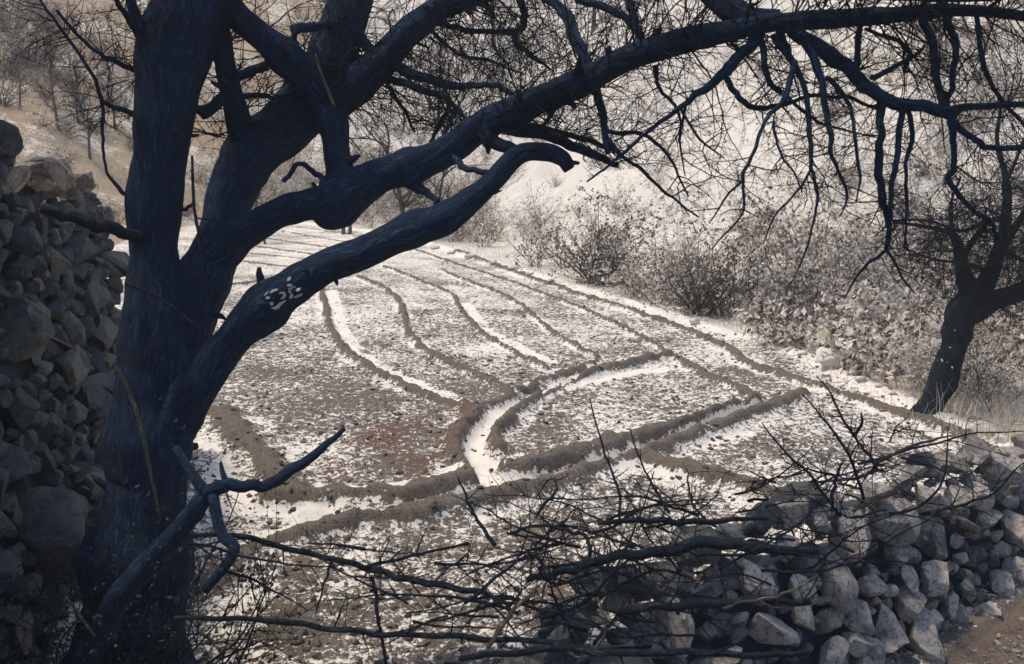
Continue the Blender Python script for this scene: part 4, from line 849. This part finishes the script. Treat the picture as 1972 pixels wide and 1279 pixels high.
px_branch('cut_branch', [(1290, 990, 8, 4.7), (1262, 940, 7, 4.8), (1237, 897, 5, 4.9), (1214, 830, 3, 5.0)], 'upright thorny twig just right of the tallest thin one', 'branch', M_TWIG, G_, 7, 11, (0.04, 0.14))
px_branch('cut_branch', [(1690, 905, 9, 4.9), (1665, 866, 8, 5.0), (1645, 840, 8, 5.05), (1622, 802, 7, 5.1), (1600, 758, 5, 5.2), (1572, 724, 3, 5.3)], 'thorny twig standing up highest above the stone wall', 'branch', M_TWIG, G_, 9, 12, (0.05, 0.2), forks=[[(1645, 840, 7, 5.05), (1660, 815, 6, 5.05), (1658, 795, 3, 5.05)]])
px_branch('cut_branch', [(1665, 960, 9, 4.9), (1632, 870, 8, 5.0), (1590, 810, 6, 5.1), (1545, 760, 3, 5.2)], 'thorny twig leaning to the left of the highest one above the wall', 'branch', M_TWIG, G_, 9, 13, (0.05, 0.2))
px_branch('cut_branch', [(1620, 995, 9, 4.8), (1560, 915, 8, 4.9), (1520, 880, 7, 5.0), (1468, 815, 3, 5.1)], 'long thin thorny twig reaching left over the lower field bed', 'branch', M_TWIG, G_, 9, 14, (0.05, 0.2))
px_branch('cut_branch', [(1560, 930, 6, 4.95), (1640, 920, 9, 5.0), (1675, 912, 10, 5.0), (1700, 886, 10, 5.0), (1766, 857, 8, 5.05), (1830, 838, 5, 5.1)], 'pale crooked stick lying across the top of the stone wall', 'branch', M_PALEWOOD, G_, 5, 15, (0.05, 0.2))
px_branch('cut_branch', [(1640, 985, 9, 4.75), (1678, 964, 11, 4.75), (1722, 948, 13, 4.8), (1765, 915, 11, 4.9)], 'short stout pale stick resting on the biggest wall stone', 'branch', M_PALEWOOD, G_, 3, 16, (0.04, 0.1))
px_branch('cut_branch', [(1600, 985, 10, 4.75), (1606, 945, 9, 4.8), (1612, 915, 8, 4.85), (1622, 892, 6, 4.9)], 'short dark upright stick beside the biggest wall stone', 'branch', M_TWIG, G_, 3, 17, (0.04, 0.1))
px_branch('cut_branch', [(720, 1112, 11, 4.5), (727, 1175, 10, 4.4), (745, 1290, 9, 4.3)], 'dark twig hanging steeply down from the long thin pole', 'branch', M_TWIG, G_, 3, 18, (0.04, 0.12))
px_branch('cut_branch', [(640, 1078, 8, 4.6), (628, 1110, 7, 4.5), (610, 1175, 5, 4.4)], 'short twig hanging from the left half of the long thin pole', 'branch', M_TWIG, G_, 2, 19, (0.04, 0.1))
px_branch('cut_branch', [(975, 1030, 6, 4.6), (1010, 1018, 8, 4.6), (1051, 1012, 9, 4.55), (1100, 1022, 10, 4.5), (1135, 1040, 11, 4.45), (1130, 1110, 10, 4.35)], 'arched dark branch bending over the left end of the thick log', 'branch', M_BRUSH, G_, 6, 20, (0.05, 0.15))
px_branch('cut_branch', [(1150, 1008, 12, 4.6), (1250, 1000, 16, 4.6), (1350, 1004, 16, 4.65), (1480, 1000, 10, 4.7)], 'grey level stick lying just above the thick dark log', 'branch', M_BRUSH, G_, 10, 21, (0.06, 0.22))
px_branch('cut_branch', [(890, 1262, 16, 3.8), (1060, 1252, 20, 3.8), (1220, 1255, 20, 3.75), (1420, 1262, 18, 3.75), (1560, 1256, 12, 3.8)], 'weathered brown log along the bottom in front of the upright slab', 'branch', M_BRUSH, G_, 5, 22, (0.05, 0.15))
px_branch('cut_branch', [(700, 1090, 10, 4.5), (800, 1070, 9, 4.6), (905, 1045, 7, 4.7)], 'thin stick crossing the right half of the long thin pole', 'branch', M_BRUSH, G_, 4, 23, (0.05, 0.15))
px_branch('wooden_rail', [(85, 400, 26, 5.0), (150, 420, 28, 5.05), (210, 440, 28, 5.1), (275, 455, 26, 5.2)], 'mossy rail leaning from the tall wall to the big tree trunk', 'rail', M_BRUSH, None, 0, 24)
px_branch('dry_stalk', [(225, 708, 8, 4.6), (246, 748, 11, 4.6), (270, 820, 12, 4.6), (290, 910, 11, 4.6), (308, 1000, 7, 4.6)], 'pale dry stalk hanging in front of the dark foot of the big tree', 'stalk', M_PALEWOOD, 'pale stalks by the big tree', 0, 25)
px_branch('dry_stalk', [(125, 1150, 8, 4.3), (150, 1180, 10, 4.3), (182, 1225, 8, 4.3)], 'short pale stalk low in the shade left of the big tree foot', 'stalk', M_PALEWOOD, 'pale stalks by the big tree', 0, 26)
px_branch('dry_stalk', [(370, 300, 8, 5.1), (372, 380, 10, 5.05), (384, 460, 10, 5.0), (396, 540, 9, 5.0), (405, 610, 8, 5.0)], 'mossy stalk hanging straight down between the two main stems', 'stalk', M_BRUSH, 'pale stalks by the big tree', 3, 27)
px_branch('dry_stalk', [(608, 105, 6, 5.0), (622, 150, 8, 5.0), (645, 208, 9, 5.0)], 'short pale stalk against the upper fork of the big tree', 'stalk', M_PALEWOOD, 'pale stalks by the big tree', 0, 28)
px_branch('dry_stalk', [(85, 645, 8, 4.9), (110, 655, 9, 4.9), (140, 670, 8, 4.9)], 'short pale stick poking out of the tall shaded wall', 'stalk', M_PALEWOOD, None, 0, 29)
px_branch('dry_stalk', [(240, 545, 9, 4.8), (300, 570, 8, 4.8), (350, 605, 7, 4.8), (385, 635, 4, 4.8)], 'thin mossy stick crossing the front of the main trunk', 'stalk', M_BRUSH, None, 2, 30)

# heap of thorny cuttings on and behind the wall
rs = np.random.RandomState(33)
def allow_heap(p):
    x, y, f = proj(p); lim = 900 if x < 1500 else (830 if x < 1640 else 800)
    return y > lim
for i in range(66):
    u = rs.uniform(0.2, 4.8); q = Q0 + QT * u - QN * rs.uniform(-0.02, 0.9); z = 1.12 + rs.uniform(-0.35, 0.22)
    a = rs.uniform(0, 6.283); d = np.array([math.cos(a), math.sin(a), rs.uniform(-0.05, 0.45)])
    m = MB(); p = np.array([q[0], q[1], z]); grow(m, rs, p, d, rs.uniform(0.4, 1.0), rs.uniform(0.005, 0.010), 2, 0.015, 0.12, 4, allow_heap, (4, 7), 0.8, 0.5)
    if m.n < 20: continue
    o = m.build('thorn_cutting', M_BRUSH if i % 3 else M_TWIG, origin=p); tag(o, 'small thorny cutting tangled in the brush heap along the wall top', 'branch', 'thorny cuttings in the brush heap')
for i in range(24):
    px, py = rs.uniform(960, 1560), rs.uniform(990, 1230); dd = 4.0 + (1230 - py) / 240 * 0.9
    p = at(px, py, dd); a = rs.uniform(-0.6, 0.6) + (math.pi if rs.rand() < 0.5 else 0); d = np.array([math.cos(a), 0.6 * math.sin(a), rs.uniform(-0.1, 0.5)])
    m = MB(); grow(m, rs, p, d, rs.uniform(0.4, 0.9), rs.uniform(0.005, 0.009), 2, 0.01, 0.12, 4, allow_heap, (4, 7), 0.8, 0.5)
    if m.n < 20: continue
    o = m.build('thorn_cutting', M_BRUSH if i % 2 else M_TWIG, origin=p); tag(o, 'small thorny cutting tangled in the brush heap along the wall top', 'branch', 'thorny cuttings in the brush heap')

def allow_low(p):
    x, y, f = proj(p); return y > 1000 or (x < 700 and y > 930)
for i in range(16):
    px, py = rs.uniform(340, 1080), rs.uniform(1010, 1290); dd = rs.uniform(4.2, 5.2)
    p = at(px, py, dd); a = rs.uniform(-0.7, 0.7) + (math.pi if rs.rand() < 0.5 else 0); d = np.array([math.cos(a), 0.6 * math.sin(a), rs.uniform(-0.5, 0.5)])
    m = MB(); grow(m, rs, p, d, rs.uniform(0.3, 0.8), rs.uniform(0.004, 0.008), 2, 0.02, 0.13, 4, allow_low, (3, 6), 0.8, 0.5)
    if m.n < 20: continue
    o = m.build('thorn_cutting', M_BRUSH if i % 2 else M_TWIG, origin=p); tag(o, 'thin thorny cutting laid over the poles between the big tree and the brush heap', 'branch', 'thorny cuttings over the long poles')

# ------------------------------------------------------------------ uncountable small stuff
rs = np.random.RandomState(40); cl = MB()
for i in range(2600):
    y = 5.2 + 14 * rs.rand() ** 1.6; x = rs.uniform(-0.45, 0.5) * y
    if not inside(np.array([x]), np.array([y]), POLY)[0] or (x - Q0[0]) * QN[0] + (y - Q0[1]) * QN[1] > -0.3: continue
    s = rs.uniform(0.008, 0.026); v, f = ICO[1]; v = v * (1 + 0.35 * rs.randn(len(v), 1)) * s * np.array([rs.uniform(0.8, 1.6), rs.uniform(0.8, 1.6), 0.7])
    cl.add(v + np.array([x, y, gz(x, y) + s * 0.3]), f)
o = cl.build('soil_clods', M_CLOD, smooth=False); tag(o, 'small earth clods strewn over the snowy beds', 'clods', None, 'stuff')
pb = MB(); PEB = [stone_shape(900 + q, 2, 9) for q in range(8)]
for i in range(900):
    u = rs.uniform(1.0, 5.0); q = Q0 + QT * u + QN * (0.25 + abs(rs.randn()) * 0.35); s = 0.005 + 0.022 * rs.rand() ** 3
    v, f = PEB[i % 8]; v = (v * np.array([rs.uniform(.7, 1.4), rs.uniform(.7, 1.4), rs.uniform(.4, .8)])) @ rot((0, 0, 1), rs.uniform(0, 6)).T * s; pb.add(v + np.array([q[0], q[1], gz(q[0], q[1]) + s * 0.3]), f)
o = pb.build('gravel', M_STONE); tag(o, 'small stones fallen at the foot of the sunlit wall', 'gravel', None, 'stuff')
gr = MB(); V, F = [], []
def blade(x, y, h, lean, w):
    z = gz(x, y); a = rs.uniform(0, 6.283); dx, dy = math.cos(a), math.sin(a); k = len(V); wx, wy = -dy * w, dx * w
    for t in (0, 0.5, 1.0):
        ww = 1 - 0.8 * t; cx, cy, cz = x + dx * lean * t * t, y + dy * lean * t * t, z + h * t - 0.01
        V.append((cx + wx * ww, cy + wy * ww, cz)); V.append((cx - wx * ww, cy - wy * ww, cz))
    F.append((k, k + 1, k + 3, k + 2)); F.append((k + 2, k + 3, k + 5, k + 4))
last = np.array([6.0, 11.0, 0.0])
for i in range(9000):
    px, py = rs.uniform(1560, 2010), rs.uniform(560, 860)
    if py > 640 + (px - 1400) * 0.43 - 2: continue
    if px < 1800 and rs.rand() < 0.7: continue
    r_ = ray(px, py); p, d = hit(px, py, 9, 30) if i % 6 == 0 else (last + np.append(rs.randn(2) * 0.15, 0), 0)
    last = p
    blade(p[0], p[1], rs.uniform(0.1, 0.45), rs.uniform(0.05, 0.3), rs.uniform(0.002, 0.005))
for i in range(5000):                                   # litter on the shrubby edge
    j = rs.randint(1, len(BORDER)); a, b = np.array(BORDER[j - 1]), np.array(BORDER[j]); q = a + (b - a) * rs.rand(); n_ = np.array([(b - a)[1], -(b - a)[0]]); n_ /= np.linalg.norm(n_)
    q = q + n_ * rs.uniform(0.05, 1.6) * (1 if True else 0); blade(q[0], q[1], rs.uniform(0.06, 0.3), rs.uniform(0.03, 0.2), rs.uniform(0.003, 0.006))
for i in range(9000):
    px, py = rs.uniform(-20, 560), rs.uniform(-20, 440)
    if i % 8 == 0: last, d = hit(px, py, 10, 90)
    q = last + np.append(rs.randn(2) * 0.5, 0)
    if q[0] < -8 and not inside(np.array([q[0]]), np.array([q[1]]), POLY)[0]: blade(q[0], q[1], rs.uniform(0.08, 0.35), rs.uniform(0.05, 0.3), rs.uniform(0.006, 0.02))
gr.add(np.array(V), F); o = gr.build('dry_grass', M_GRASS, smooth=False); tag(o, 'pale dry grass on the bank around the leaning tree and along the field edge', 'grass', None, 'stuff')

# ------------------------------------------------------------------ thin haze added to lift the darks and pale the background
def haze_box(x0, x1, y0, y1, z0, z1, density):
    m = bpy.data.materials.new('winter_haze'); m.use_nodes = True; t = m.node_tree; t.nodes.clear()
    o = t.nodes.new('ShaderNodeOutputMaterial'); v = t.nodes.new('ShaderNodeVolumePrincipled')
    v.inputs['Color'].default_value = (0.97, 0.94, 0.89, 1); v.inputs['Density'].default_value = density; v.inputs['Anisotropy'].default_value = 0.2
    t.links.new(v.outputs[0], o.inputs['Volume'])
    V = [(x, y, z) for z in (z0, z1) for y in (y0, y1) for x in (x0, x1)]
    F = [(0, 2, 3, 1), (4, 5, 7, 6), (0, 1, 5, 4), (2, 6, 7, 3), (0, 4, 6, 2), (1, 3, 7, 5)]
    b = MB(); b.add(V, F); h = b.build('haze', m, smooth=False); h['kind'] = 'stuff'; return h
haze_box(float(xs[0]) - 2, float(xs[-1]) + 2, float(ys[0]) - 2, float(ys[-1]) + 2, float(Z.min()) - 1.0, float(Z.max()) + 6.0, 0.0025)
